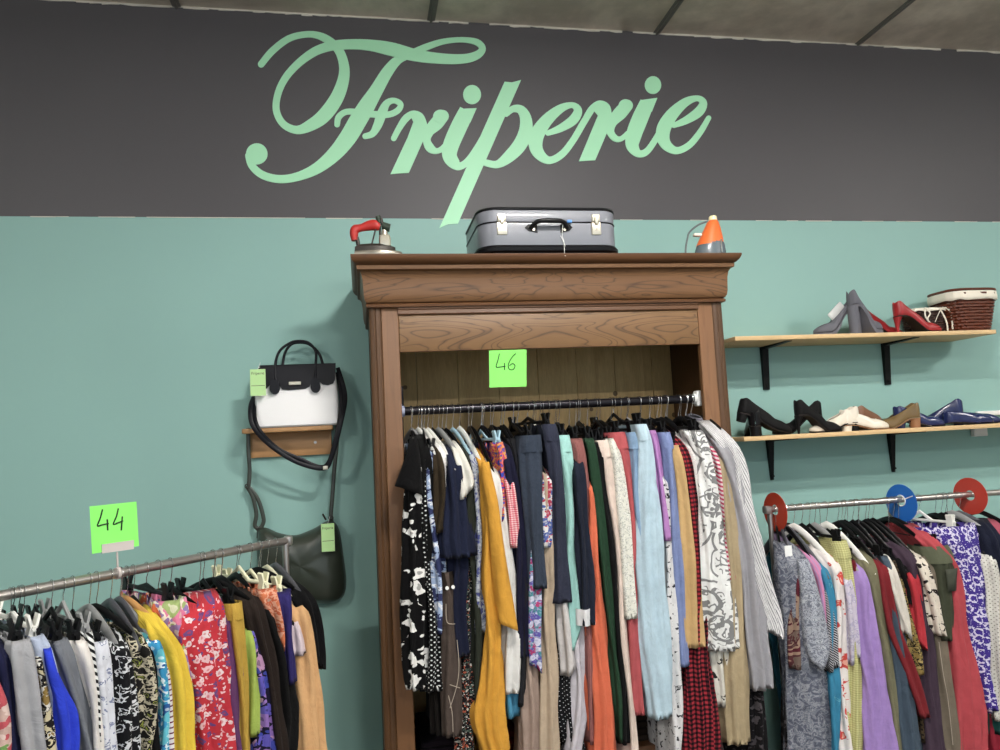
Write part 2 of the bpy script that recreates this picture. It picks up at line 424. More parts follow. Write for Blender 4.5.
# p
letter([[c2(*p) for p in [(140, 285, 20), (165, 265, 26), (195, 268, 34), (214, 300, 44), (214, 350, 52), (192, 402, 54), (150, 448, 46), (105, 478, 30), (62, 472, 26)]]],
       polys=[[(504.6, 81.6), (512, 82.3), (521.2, 79.8), (458, 223.6), (448, 224.2), (439.4, 227.9)]], parent=lett)
# e, r, i, e
def e_(pts): letter([[c2(*p) for p in pts]], parent=lett)
e_([(300, 358, 20), (350, 338, 30), (398, 306, 38), (415, 270, 32), (392, 250, 22), (345, 266, 34), (292, 312, 48), (256, 370, 56), (258, 425, 48), (300, 462, 30), (350, 442, 28), (395, 388, 26), (440, 312, 26), (470, 265, 24)])
letter([[c2(*p) for p in [(440, 312, 24), (466, 268, 26), (495, 246, 26), (518, 262, 44), (520, 300, 50)]],
        [c2(*p) for p in [(604, 252, 46), (578, 280, 52), (548, 314, 40), (540, 350, 30), (556, 376, 26), (580, 380, 20), (608, 358, 20)]]],
       polys=[q2((470, 262), (495, 234), (520, 238), (540, 260), (546, 290), (530, 350), (482, 462), (419, 466), (492, 290))],
       discs=[(470 + 598 / 3.846, 40 + 253 / 3.846, 7.0, 6.6)], parent=lett)
letter([[c2(*p) for p in [(682, 240, 56), (655, 300, 62), (632, 360, 60), (625, 405, 50), (648, 436, 30), (680, 428, 26), (715, 380, 24), (745, 325, 24)]]],
       polys=[q2((655, 231), (721, 222), (700, 275), (636, 280))], discs=[(470 + 704 / 3.846, 40 + 173 / 3.846, 8.2, 8.9)], parent=lett, capstart=False)
e_([(785, 328, 20), (832, 308, 30), (880, 276, 38), (897, 242, 30), (875, 224, 22), (828, 240, 34), (776, 288, 48), (744, 345, 54), (750, 396, 44), (792, 425, 28), (842, 405, 26), (885, 355, 24), (918, 300, 20)])

# ================================================================== the wardrobe
def walnut(name, base=(146, 106, 72), dark=(84, 56, 34), vert=False, cx=0.0, figured=False, seed=0, rough=.48):
    t = NT(name); tc = t.n('ShaderNodeTexCoord'); s_ = t.n('ShaderNodeSeparateXYZ'); t.l(tc.outputs['Object'], s_.inputs[0])
    x, y, z = s_.outputs
    if figured: x = t.math('ABSOLUTE', t.math('SUBTRACT', x, cx))
    cb = t.n('ShaderNodeCombineXYZ')
    if vert: t.l(t.math('MULTIPLY', x, 1.0), cb.inputs[0]); t.l(t.math('MULTIPLY', z, .07), cb.inputs[2]); t.l(y, cb.inputs[1])
    else: t.l(t.math('MULTIPLY', x, .17 if figured else .07), cb.inputs[0]); t.l(z, cb.inputs[2]); t.l(t.math('MULTIPLY_ADD', y, 1.0, float(seed)), cb.inputs[1])
    v = cb.outputs[0]
    big = t.noise(v, 8.5 if figured else 14, 2, .5, 1.3 if figured else .3).outputs[0]
    lines = t.math('FRACT', t.math('MULTIPLY', big, 11.0 if figured else 7.0))
    lines = t.math('POWER', t.math('ABSOLUTE', t.math('MULTIPLY_ADD', lines, 2.0, -1.0)), 6.0 if figured else 5.0)
    fib = t.noise(v, 260, 3, .6).outputs[0]; tone = t.noise(v, 5, 3).outputs[0]
    b, d = tuple(q * k_ for q, k_ in zip(s2l(base), (.78, .73, .66))), tuple(q * .5 for q in s2l(dark))
    c_ = t.mix(t.math('MULTIPLY_ADD', tone, 1.5, -.3, clamp=True), tuple(q * .72 for q in b), tuple(q * 1.22 for q in b))
    c_ = t.mix(t.math('MULTIPLY', lines, 1.0 if figured else .35), c_, d)
    c_ = t.mix(t.math('MULTIPLY', t.noise(v, 42, 3, .6, .6).outputs[0], .6), c_, tuple(q * .5 for q in b))
    c_ = t.mix(t.math('MULTIPLY', fib, .45), c_, tuple(q * .6 for q in b))
    t.set(color=c_, rough=rough, spec=.4); t.bump(fib, .12, .001); return t.m
OX, OY = .783, -.53   # centre of the wardrobe's front
WL, WR, WZT = .045, 1.521, 2.188
wood_fig = walnut('figured_walnut', (148, 114, 78), (66, 44, 30), figured=True)
wood_fig2 = walnut('figured_walnut_frieze', (138, 102, 70), (62, 42, 30), figured=True, seed=3)
wood_h = walnut('walnut_moulding', (118, 82, 54), (68, 46, 30)); wood_v = walnut('walnut_upright', (146, 106, 74), (86, 58, 38), vert=True)
wood_vd = walnut('dark_walnut_moulding', (104, 74, 48), (58, 40, 28), vert=True)
wr = empty('wardrobe', (OX, OY, 0), 'tall walnut wardrobe without doors holding a full clothes rail', 'wardrobe')
def wpart(m, name, mat, label=None, bevel=0, smooth=True):
    o = m.build(name, mat, None, smooth=smooth, bevel=bevel); o.data.transform(Matrix.Translation(-wr.location)); o.parent = wr
    if label: o['label'] = label
    return o
YF, YB = -.53, -.002
SW = .112   # width of an upright
# uprights: plain board inside, dark moulded strip outside
for side in (-1, 1):
    xo = WL if side < 0 else WR; s_ = -side
    m = MB(); m.box((xo + s_ * .046, YF + .004, .09), (xo + s_ * SW, YF + .03, WZT - .0), bev=.002)
    wpart(m, 'upright', wood_v)
    m = MB()
    prof = [(0, .03), (0, .008), (.006, .002), (.016, 0), (.022, .004), (.026, .001), (.04, .003), (.045, .008), (.045, .03)]
    m.prism([(xo + s_ * a, YF + b) for a, b in prof], .0, WZT, 'z')
    wpart(m, 'corner_moulding', wood_vd)
    m = MB(); m.box((xo + s_ * .002, YF + .03, 0), (xo + s_ * .022, YB, WZT), bev=.001); wpart(m, 'side_panel', wood_vd)
# lintel board and the thin strip above it
ZL0 = 2.0125
m = MB(); m.box((WL + SW, YF + .006, ZL0), (WR - SW, YF + .028, WZT - .03), bev=.003); wpart(m, 'lintel', wood_fig)
m = MB(); m.prism([(YF + .0, WZT - .03), (YF - .004, WZT - .026), (YF - .002, WZT - .012), (YF - .006, WZT - .008), (YF - .006, WZT), (YF + .028, WZT), (YF + .028, WZT - .03)], WL + SW - .001, WR - SW + .001, 'x'); wpart(m, 'lintel_moulding', wood_h)
# cornice: one moulded profile carried round three sides
def zc(py): return at(500, py, YF - .05).z
prof = [(0.004, 2.186), (.014, 2.188), (.016, 2.196), (.012, 2.2), (.006, 2.203), (.014, 2.206), (.022, 2.216), (.026, 2.235), (.027, 2.26), (.029, 2.29), (.034, 2.312), (.042, 2.322), (.058, 2.327), (.06, 2.341), (.058, 2.3435), (.068, 2.346), (.082, 2.357), (.09, 2.37), (.0905, 2.3775), (.086, 2.379)]
def ringp(e, z): return [Vector((WL - e * .7, YB, z)), Vector((WL - e * .7, YF - e, z)), Vector((WR + e * .65, YF - e, z)), Vector((WR + e * .65, YB, z))]
fi = [i for i, (e, z) in enumerate(prof)]
def band(i0, i1, name, mat):
    m = MB(); r = [ringp(*prof[i]) for i in range(i0, i1 + 1)]
    r = [[Vector((WL, YB, prof[i0][1])), Vector((WL, YF, prof[i0][1])), Vector((WR, YF, prof[i0][1])), Vector((WR, YB, prof[i0][1]))]] + r + [[Vector((WL, YB, prof[i1][1])), Vector((WL, YF, prof[i1][1])), Vector((WR, YF, prof[i1][1])), Vector((WR, YB, prof[i1][1]))]]
    m.loft(r, closed=True, cap=True); wpart(m, name, mat)
band(0, 5, 'cornice_bead', wood_h); band(5, 11, 'cornice_frieze', wood_fig2); band(11, 14, 'cornice_strip', walnut('walnut_strip', (136, 100, 68), (84, 58, 40))); band(14, 19, 'cornice_top', wood_h)
# back boards, floor board
t = NT('wardrobe_back_boards'); tc = t.n('ShaderNodeTexCoord'); s_ = t.n('ShaderNodeSeparateXYZ'); t.l(tc.outputs['Object'], s_.inputs[0])
cb = t.n('ShaderNodeCombineXYZ'); t.l(s_.outputs[0], cb.inputs[0]); t.l(t.math('MULTIPLY', s_.outputs[2], .12), cb.inputs[2]); t.l(t.math('FLOOR', t.math('DIVIDE', s_.outputs[0], .19)), cb.inputs[1])
big = t.noise(cb.outputs[0], 16, 4, .6, .8).outputs[0]; fib = t.noise(cb.outputs[0], 180, 3).outputs[0]
kn = t.n('ShaderNodeTexVoronoi'); t.l(tc.outputs['Object'], kn.inputs[0]); kn.inputs['Scale'].default_value = 5
kk = t.math('LESS_THAN', kn.outputs['Distance'], .07)
cc = t.mix(big, s2l((182, 144, 88)), s2l((246, 214, 152))); cc = t.mix(t.math('MULTIPLY', fib, .5), cc, s2l((112, 84, 50))); cc = t.mix(t.math('MULTIPLY', kk, .8), cc, s2l((60, 36, 18)))
t.set(color=cc, rough=.6); BACK = t.m
m = MB(); x = WL + .022
while x < WR - .03:
    x2 = min(x + .19, WR - .022); m.box((x + .0008, YB - .016, .1), (x2 - .0008, YB, WZT - .002), bev=.0015); x = x2
wpart(m, 'back_panel', BACK)
m = MB(); m.box((WL + .022, YF + .03, .4), (WR - .022, YB - .018, .42)); wpart(m, 'shelf_board', wood_h)
m = MB(); m.box((WL + .022, YF + .004, .0), (WR - .022, YF + .025, .09)); wpart(m, 'plinth', wood_vd)
m = MB(); m.box((WL + .022, YF + .03, WZT - .03), (WR - .022, YB - .018, WZT - .012)); wpart(m, 'top_board', wood_vd)
# rod and its two end flanges
BLACKMETAL = plain('black_rail_metal', (38, 36, 40), .28, .6); STEEL = plain('brushed_steel', (178, 172, 168), .3, .85, bump=.1); CHROME = plain('chrome_wire', (205, 205, 205), .22, .95)
RY, RZ = -.45, 1.786
m = MB(); m.cyl((WL + SW * .3 + .0, RY, RZ), (WR - SW * .3, RY, RZ), .0175, 24)
rod = m.build('clothes_rail', BLACKMETAL); tag(rod, 'black metal clothes rail running across the walnut wardrobe', 'clothes rail')
rebase(rod, (OX, RY, RZ))
WPL = plain('white_plastic', (226, 226, 224), .4)
for xe, s_, py in ((WL + SW, 1, 0), (WR - SW, -1, 0)):
    m = MB(); m.box((xe - s_ * .02, RY - .02, RZ - .032), (xe + s_ * .004, RY + .02, RZ + .034), bev=.006); m.cyl((xe, RY, RZ), (xe + s_ * .014, RY, RZ), .022, 20)
    o = m.build('rail_bracket', WPL if s_ < 0 else plain('blue_grey_plastic', (150, 155, 180), .4)); o.data.transform(Matrix.Translation(-rod.location)); o.parent = rod
    o['label'] = 'white end bracket' if s_ < 0 else 'blue-grey end bracket'
m = MB(); m.box((WL + SW - .004, RY - .006, RZ + .02), (WL + SW + .012, RY + .012, RZ + .1), bev=.004); m.box((WL + SW - .002, RY - .002, RZ - .25), (WL + SW + .008, RY + .01, RZ - .02), bev=.003)
o = m.build('mounting_strip', BLACKMETAL); o.data.transform(Matrix.Translation(-rod.location)); o.parent = rod

# ================================================================== paper size cards
NEON = plain('neon_green_paper', (134, 232, 106), .8, var=.02); INK = plain('black_marker_ink', (22, 44, 30), .6)
def card(name, corners, Y, label, digits, thick=.0012, n=None, P=None, pen=1.7):
    """corners: px (tl,tr,br,bl) on the plane; digits: pen strokes in px"""
    f = (lambda x, y, o=0: at(x, y, Y - o)) if P is None else (lambda x, y, o=0: atplane(x, y, P + n * o, n))
    c0 = f(sum(c[0] for c in corners) / 4, sum(c[1] for c in corners) / 4)
    m = MB(); a = [f(x, y) for x, y in corners]; b = [f(x, y, thick) for x, y in corners]
    m.add([v - c0 for v in a + b], [(0, 1, 2, 3), (4, 7, 6, 5), (0, 4, 5, 1), (1, 5, 6, 2), (2, 6, 7, 3), (3, 7, 4, 0)])
    o = m.build(name, NEON, smooth=False); o.location = c0; tag(o, label, 'size card')
    m = MB()
    for st in digits:
        pts = [f(x, y, thick + .0006) - c0 for x, y in catmull(st, 6)]
        m.tube(pts, .0011 * pen, 6)
    m.build('handwritten_number', INK, o)
    return o
z3 = lambda *p: [(360 + x / 5, 330 + y / 5) for x, y in p]
card('size_card', [(489, 350.5), (526.5, 349.5), (526.5, 386.5), (489.5, 387.5)], YF + .003, 'neon green paper card numbered 46 hanging from the wardrobe lintel', [z3((697, 118), (690, 150), (681, 183), (700, 185), (727, 181)), z3((722, 165), (723, 200)), z3((778, 118), (758, 140), (742, 172), (746, 195), (765, 198), (775, 180), (764, 168), (747, 178))])

# ================================================================== shoe shelves
def pine(name, base=(214, 180, 132)):
    t = NT(name); v = t.coord('Object', (.6, 6, 6)); nz = t.noise(v, 9, 4, .6, .5).outputs[0]; b = s2l(base)
    t.set(color=t.mix(nz, tuple(q * .82 for q in b), tuple(min(1, q * 1.12) for q in b)), rough=.5); return t.m
PINE = pine('pale_pine'); IRON = plain('black_painted_iron', (20, 21, 22), .45, .3)
SHY = -.285
def shelf(x0, x1, z, label):
    r = empty('wall_shelf', ((x0 + x1) / 2, -.15, z), label, 'shelf')
    m = MB(); m.box((x0 - r.location.x, SHY + .15, -.02), (x1 - r.location.x, .148, 0), bev=.0015); m.build('board', PINE, r)
    return r
S1 = at(735, 337, SHY); S1b = at(996, 329, SHY); S2 = at(744, 437.7, SHY)
Z1, Z2 = (S1.z + S1b.z) / 2 , S2.z + .003
sh1 = shelf(S1.x, S1b.x, Z1, 'upper pine wall shelf carrying grey and red shoes and baskets')
sh2 = shelf(S2.x, 3.55, Z2, 'lower pine wall shelf carrying black, cream, brown and navy shoes')
def bracket(px, z, py0, py1, sh, taper):
    xb = at(px, (py0 + py1) / 2, 0).x; z1 = at(px, py1, 0).z; zt = z - .0205
    m = MB(); w_ = .016
    tp = .45 if taper else 1
    m.loft([[Vector((xb + a * w_ * k, b, zz)) for a, b in ((-1, -.001), (1, -.001), (1, -th_), (-1, -th_))] for zz, k, th_ in ((zt, 1, .03), (z1, tp, .012))])
    m.prism([(-.001, zt), (-.24, zt), (-.24, zt - .003), (-.03, zt - .012), (-.001, zt - .02)], xb - w_ * .9, xb + w_ * .9, 'x')
    for zz in (zt - .06, z1 + .02): m.cyl((xb, -.02, zz), (xb, -.026, zz), .005, 10)
    o = m.build('bracket', IRON, None, smooth=False); o.data.transform(Matrix.Translation(-sh.location)); o.parent = sh
bracket(764, Z1, 346, 390, sh1, 0); bracket(885, Z1, 342, 385, sh1, 0)
bracket(770, Z2, 447, 480, sh2, 1); bracket(891, Z2, 440, 472, sh2, 1)

# ------------------------------------------------------------------ shoes
def leather(name, rgb, rough=.3): return plain(name, rgb, rough, var=.1, vscale=30, bump=.05, bscale=300)
def shoe(name, label, cat, px, py_dir, zs, mat, solem, L=.25, heel=.06, htype='block', yaw=0, y=-.15, group=None, platform=0.0, low=False, inner=(60, 50, 44), bow=None, roll=0, tall=1.0, heel_mat=None, strap=False, pitch=0):
    heel = heel * (.85 if htype == 'block' and zs < 1.9 else 1.1); tall = tall * 1.5; L = L * 1.04
    X = atplane(px, 400 if zs < 1.9 else 320, Vector((0, y, 0)), Vector((0, 1, 0)))
    r = empty(name, (X.x, y, zs + math.sin(abs(pitch)) * L * .46), label, cat, group, yaw)
    r.rotation_euler = Matrix.Rotation(yaw, 3, 'Z').to_4x4().to_3x3().__matmul__(Matrix.Rotation(pitch, 3, 'Y')).to_euler()
    def base(t):      # sole line: t 0 heel .. 1 toe
        h = heel
        if t < .2: b = h
        elif t < .68: u = (t - .2) / .48; b = h * (1 - (3 * u * u - 2 * u ** 3))
        else: b = 0
        b += .004 + .006 * max(0, (t - .88) / .12) ** 2
        return b + platform
    def hw(t):
        if t < .12: return .031 * math.sqrt(max(0.0, 1 - ((.12 - t) / .12) ** 2)) * .98 + .0002
        if t < .35: return .031 - .003 * math.sin((t - .12) / .23 * PI)
        if t < .7: return .031 + .011 * math.sin((t - .35) / .35 * PI / 2)
        u = (t - .7) / .3; return .042 * math.sqrt(max(0.0, 1 - u ** 2.6)) + .001
    def side(t):      # height of the side wall above the sole line
        if .1 <= t < .66:
            q = ((t - .1) / .56) ** .9; T0 = heel + .052 * tall; T1 = .05
            return max(.026, T0 + (T1 - T0) * q - (base(t) - platform - .004))
        if t < .1: return (.052 - .010 * (1 - t / .1) ** 2) * tall
        if t < .45: return (.052 - .026 * ((t - .1) / .35) ** .8) * tall
        if t < .66: return .04
        u = (t - .66) / .34; return (.040 * max(0, 1 - u ** 2) ** .8 + .010)
    N = 26; K = 13
    rings = []; op = .64
    for i in range(N + 1):
        t = i / N; x = (t - .5) * L * (math.cos(math.atan(heel / L * .8))); b = base(t); w_ = hw(t); h = side(t)
        o_ = 0.0
        if t < op: o_ = w_ * .8 * math.sqrt(max(0.0, 1 - (t / op) ** 5))
        R_ = []
        for k in range(K + 1):
            a = k / K; # 0 left top edge .. 1 right top edge
            th = (a * 2 - 1)
            if abs(th) < .36: yy = w_ * .92 * th / .36; zz = b
            else:
                q = (abs(th) - .36) / .64; sgn = 1 if th > 0 else -1
                ww = w_ * (.92 + .14 * math.sin(q * PI * .6)); e_ = max(o_, 0)
                # goes up the side and folds in over the foot
                yy = sgn * ((ww * math.cos(q * PI / 2 * .98) ** .55) if o_ <= 0 else (ww * (1 - q ** 3) + e_ * q ** 3))
                zz = b + h * (math.sin(q * PI / 2) if o_ <= 0 else q)
            R_.append(Vector((x, yy, zz)))
        rings.append(R_)
    m = MB(); m.loft(rings, closed=False, cap=False)
    # close the heel cup
    o = m.build('upper', mat, r, angle=60); so = o.modifiers.new('thickness', 'SOLIDIFY'); so.thickness = .0022; so.offset = -1
    ss = o.modifiers.new('smooth', 'SUBSURF'); ss.levels = ss.render_levels = 1
    m = MB(); rg = []
    for i in range(N + 1):
        t = i / N; x = (t - .5) * L * (math.cos(math.atan(heel / L * .8))); b = base(t); w_ = hw(t) * .99
        lo = b - .004 - (platform if t > .45 else platform * .3)
        rg.append([Vector((x, -w_, b)), Vector((x, w_, b)), Vector((x, w_ * .97, lo)), Vector((x, -w_ * .97, lo))])
    m.loft(rg); m.build('sole', solem, r)
    m = MB(); rg = []
    for i in range(1, 18):
        t = i / N; x = (t - .5) * L * math.cos(math.atan(heel / L * .8)); b = base(t) + .003; w_ = hw(t) * .8
        rg.append([Vector((x, -w_, b)), Vector((x, w_, b)), Vector((x, w_, b - .002)), Vector((x, -w_, b - .002))])
    m.loft(rg); m.build('insole', plain('insole', inner, .7), r)
    if heel > .012:
        m = MB(); x0 = -.5 * L + .004; hm = heel_mat or mat
        if htype == 'block': tw, tl, bw, bl = .027, .052, .024, .042
        elif htype == 'thin': tw, tl, bw, bl = .024, .04, .006, .009
        else: tw, tl, bw, bl = .027, .06, .026, .05
        rg = []
        for q in (0, .25, .6, 1):
            u = q ** .55 if htype == 'thin' else q
            w_ = tw + (bw - tw) * u; l_ = tl + (bl - tl) * u; zz = (heel + platform) * (1 - q)
            xs_ = x0 + (.004 if htype != 'thin' else .008) * q
            rg.append([Vector((xs_ + l_ * (.5 - .5 * math.cos(2 * PI * k / 14)), w_ * math.sin(2 * PI * k / 14), zz)) for k in range(14)])
        m.loft(rg); m.build('heel', hm, r)
    if bow:
        m = MB(); zt = base(.7) + .037; xb = .2 * L
        for s_ in (-1, 1): m.tube([(xb, 0, zt), (xb + .004, s_ * .012, zt + .007), (xb, s_ * .022, zt + .003)], [.003, .007, .003], 8)
        m.cyl((xb - .004, 0, zt), (xb + .004, 0, zt + .002), .005, 8); m.build('bow', plain('bow_' + str(bow), bow, .35, .3), r)
    if strap:
        m = MB(); pts = [(-.38 * L + .012 * math.cos(a_) * 2.2, .028 * math.sin(a_), heel + platform + .068 + .012 * math.cos(a_)) for a_ in [2 * PI * k / 20 for k in range(20)]]
        m.tube(pts, .003, 8, closed=True); m.build('ankle_strap', mat, r)
    return r
BLK = leather('black_leather', (17, 16, 18), .32); BSU = leather('black_suede', (14, 13, 14), .7); GRY = leather('grey_suede', (98, 98, 106), .8); RED = leather('red_leather', (152, 34, 38), .4)
CRM = leather('cream_leather', (226, 216, 200), .35); BRN = leather('brown_leather', (124, 86, 62), .35); BRZ = leather('bronze_leather', (112, 92, 62), .22); NVY = leather('navy_leather', (34, 42, 84), .25); TAN = leather('tan_leather', (150, 106, 72), .45)
DS = plain('dark_shoe_sole', (32, 28, 28), .6); TS = plain('tan_shoe_sole', (150, 112, 80), .6)
RZ180 = PI
shoe('shoe', 'black pump tilted on its block heel at the left end of the lower shelf', 'shoe', 761, 0, Z2, BSU, DS, .27, .04, 'block', -.1, -.2, pitch=.3)
shoe('shoe', 'black round block-heel pump behind the first one beside the wardrobe', 'shoe', 751, 0, Z2, BLK, DS, .23, .05, 'block', 1.15, -.125)
shoe('shoe', 'black high heel with silver buckle in the middle of the black pairs', 'shoe', 816, 0, Z2, BSU, DS, .24, .075, 'thin', .05, -.21, bow=(190, 190, 195))
shoe('shoe', 'black plain high heel crossing behind the buckled heel', 'shoe', 795, 0, Z2, BSU, DS, .235, .07, 'thin', 2.7, -.1)
shoe('shoe', 'cream shoe with black block heel and toe to the left', 'shoe', 832, 0, Z2, CRM, DS, .24, .045, 'block', 3.0, -.2, heel_mat=BLK)
shoe('shoe', 'cream shoe with toe to the right beneath a brown shoe', 'shoe', 862, 0, Z2, CRM, TS, .23, .03, 'block', -.12, -.22, bow=(215, 205, 188))
shoe('shoe', 'dark brown pump in front of the cream pair', 'shoe', 872, 0, Z2, BRN, TS, .25, .05, 'block', .25, -.12)
shoe('shoe', 'bronze pump with tan block heel', 'shoe', 894, 0, Z2, BRZ, TS, .23, .05, 'block', 2.95, -.2, heel_mat=TAN, inner=(150, 140, 110))
shoe('shoe', 'navy pump with toe to the right beside the bronze pump', 'shoe', 917, 0, Z2, NVY, DS, .25, .035, 'block', -.1, -.2, inner=(170, 160, 150))
shoe('shoe', 'navy glossy pump showing its rounded heel', 'shoe', 934, 0, Z2, NVY, DS, .24, .05, 'block', 2.5, -.11, tall=1.15)
shoe('shoe', 'navy flat with a bow at the right end of the lower shelf', 'shoe', 966, 0, Z2, NVY, DS, .25, .012, 'block', -.1, -.2, bow=(24, 28, 60), tall=.75)
shoe('shoe', 'navy flat lying behind the one with the bow', 'shoe', 972, 0, Z2, NVY, DS, .24, .012, 'block', -.35, -.1, tall=.75)
shoe('shoe', 'grey suede platform heel with toe to the left and white paper inside', 'shoe', 836, 0, Z1, GRY, GRY, .235, .1, 'block', 2.9, -.17, platform=.016, strap=False)
shoe('shoe', 'grey suede platform heel standing upright with toe to the right', 'shoe', 865, 0, Z1, GRY, GRY, .2, .112, 'block', .2, -.21, platform=.018)
shoe('shoe', 'red heeled shoe half hidden behind the grey pair', 'shoe', 880, 0, Z1, RED, DS, .25, .06, 'block', .1, -.1)
shoe('shoe', 'red stiletto with toe to the right in front of the small basket', 'shoe', 917, 0, Z1, RED, DS, .25, .075, 'thin', .0, -.22)
m = MB(); p0 = at(829, 321, -.17); p1 = at(845, 303, -.16)
mt = Matrix.Translation((p0 + p1) / 2) @ Matrix.Rotation(-.72, 4, 'Y')
m.box((-.05, -.006, -.026), (.05, .006, .026), bev=.005)
o = m.build('paper_stuffing', WPL); o.matrix_world = mt; tag(o, 'white folded paper tucked into the left grey heel', 'paper')

# ------------------------------------------------------------------ baskets
WICK = walnut('reddish_wicker', (124, 66, 46), (60, 28, 22), rough=.35)
def basket(name, label, pxc, z, y, w0, w1, d0, d1, h, mat, liner, ribbons=False, rows=13, lid=False, lh=.03):
    cx = at(pxc, 320, y).x; r = empty(name, (cx, y, z), label, 'basket')
    def ringat(u, grow=0, n=56):
        a, b = (w0 + (w1 - w0) * u) / 2 + grow, (d0 + (d1 - d0) * u) / 2 + grow
        return [Vector((a * abs(math.cos(t_)) ** .55 * (1 if math.cos(t_) > 0 else -1), b * abs(math.sin(t_)) ** .55 * (1 if math.sin(t_) > 0 else -1), h * u)) for t_ in [2 * PI * k / n for k in range(n)]]
    m = MB()
    m.loft([ringat(.02, -.004), ringat(.98, -.004)], cap=True)
    for i in range(rows):   # woven strands swing in and out round the stakes
        u = (i + .5) / rows; base_ = ringat(u)
        pts = [p + Vector((p.x, p.y * 2, 0)).normalized() * (.0035 * (1 if (k // 2 + i) % 2 else -1)) for k, p in enumerate(base_)]
        m.tube(pts, h / rows * .55, 6, closed=True)
    m.build('weave', mat, r)
    m = MB()
    for k in range(0, 56, 4):
        a, b = ringat(0)[k], ringat(1)[k]; m.tube([a, (a + b) / 2, b], .003, 6)
    m.tube(ringat(0, .003), .005, 6, closed=True); m.build('stake', mat, r)
    m = MB(); rg = []
    for q, gz, gr in ((0, -.06, -.012), (.3, -.01, -.009), (.5, .006, -.002), (.7, .004, .008), (.85, -lh * .5, .010), (1, -lh, .009)):
        R_ = ringat(1, gr); rg.append([p + Vector((0, 0, gz + .003 * math.sin(k * .9) * (gz < 0))) + Vector((p.x, p.y, 0)).normalized() * .002 * math.sin(k * 1.7) for k, p in enumerate(R_)])
    m.loft(rg, cap=False); so = m.build('liner', liner, r); md = so.modifiers.new('thickness', 'SOLIDIFY'); md.thickness = .002
    if lid:
        m = MB(); R_ = ringat(1, .004); back_ = [p + Vector((0, 0, .012)) for p in R_]
        m.tube(back_, .007, 8, closed=True); m.build('rim', mat, r)
    if ribbons:
        m = MB(); yf = -d1 / 2 - .012
        for pts in ([(-.05, yf, h + .005), (-.06, yf - .004, h * .7), (-.03, yf - .004, h * .35)], [(-.05, yf, h), (-.035, yf - .008, h * .8), (-.05, yf - .006, h * .55), (-.02, yf - .003, h * .2)],
                    [(.05, yf, h + .004), (.02, yf - .008, h * .85), (-.01, yf - .006, h * .45)], [(.03, yf, h), (.055, yf - .006, h * .5), (.06, yf - .004, h * .1)], [(.06, yf, h + .004), (.085, yf - .008, h * .8), (.09, yf - .004, h * .15)]):
            m.tube(catmull([p for p in pts], 8), .004, 6, flat=.5)
        m.build('ribbon', liner, r)
    return r
LIN = plain('cream_cotton', (232, 224, 208), .85, bump=.2, bscale=120); GLIN = plain('grey_cotton', (150, 146, 138), .85, bump=.2, bscale=120)
basket('basket', 'large reddish wicker basket with cream cloth rim on the upper shelf', 964, Z1, -.15, .19, .275, .15, .2, .2, WICK, LIN, lid=True, lh=.04)
basket('basket', 'small dark wicker basket tied with cream ribbons behind the red stiletto', 924, Z1, -.11, .16, .2, .1, .13, .13, walnut('dark_wicker', (70, 40, 32), (36, 20, 18)), LIN, ribbons=True, rows=11, lh=.012)

# ------------------------------------------------------------------ socket box and cable duct at the right
oc = at(976, 425, 0)
sk = empty('wall_socket', (oc.x, 0, oc.z), 'white plastic socket box on the wall behind the lower shelf', 'socket')
m = MB(); m.box((-.042, -.03, -.06), (.042, -.0005, .055), bev=.005); m.build('housing', WPL, sk)
m = MB(); m.box((-.034, -.034, -.03), (.034, -.03, .03), bev=.002); m.cyl((-.012, -.036, 0), (-.012, -.0335, 0), .004, 10); m.cyl((.012, -.036, 0), (.012, -.0335, 0), .004, 10); m.build('face_plate', WPL, sk)
dz = at(992, 413, 0).z
m = MB(); m.box((oc.x + .0, -.018, dz - .012), (4.6, -.0005, dz + .012), bev=.002); o = m.build('cable_duct', WPL); rebase(o, (oc.x + .3, -.01, dz)); tag(o, 'white plastic cable duct running right from the socket box', 'cable duct')

# ================================================================== on top of the wardrobe
ZT = 2.3792
# suitcase: rounded rectangular case lying flat, near edge close to the cornice
sc0 = at(466, 252, -.42); 
xl, xr = at(480, 240, -.60).x, at(620, 240, -.60).x
SL, SH, SD = xr - xl, .175, .42
sx0 = (xl + xr) / 2
zt_s = at(545, 207.2, -.6).z; SH = zt_s - ZT
su = empty('suitcase', (sx0, -.60 + SD / 2, ZT), 'vintage grey cloth suitcase with black edging lying on the wardrobe', 'suitcase', rz=0)
GC = plain('grey_suitcase_cloth', (124, 126, 134), .38, bump=.6, bscale=380, coat=.25); BT = plain('black_suitcase_trim', (14, 13, 16), .35)
def rr(w_, d_, r_, n=8):
    P = []
    for cx_, cy_, a0 in ((w_ / 2 - r_, d_ / 2 - r_, 0), (-w_ / 2 + r_, d_ / 2 - r_, PI / 2), (-w_ / 2 + r_, -d_ / 2 + r_, PI), (w_ / 2 - r_, -d_ / 2 + r_, 3 * PI / 2)):
        P += [(cx_ + r_ * math.cos(a0 + PI / 2 * k / n), cy_ + r_ * math.sin(a0 + PI / 2 * k / n)) for k in range(n + 1)]
    return P
def shell(z0, z1, e0, e1, inset=0.0):
    m = MB(); rg = []
    for z, i_ in ((z0, e0), (z0 + .004, e0 * .4), (z0 + .014, 0), (z1 - .014, 0), (z1 - .004, e1 * .4), (z1, e1)):
        rg.append([Vector((x_, y_, z)) for x_, y_ in rr(SL - 2 * i_ - inset, SD - 2 * i_ - inset, .075)])
    m.loft(rg); return m
zs_ = SH * .68
shell(.0, zs_ - .003, .012, .001).build('lower_shell', GC, su); shell(zs_ + .002, SH, .001, .014).build('lid', GC, su)
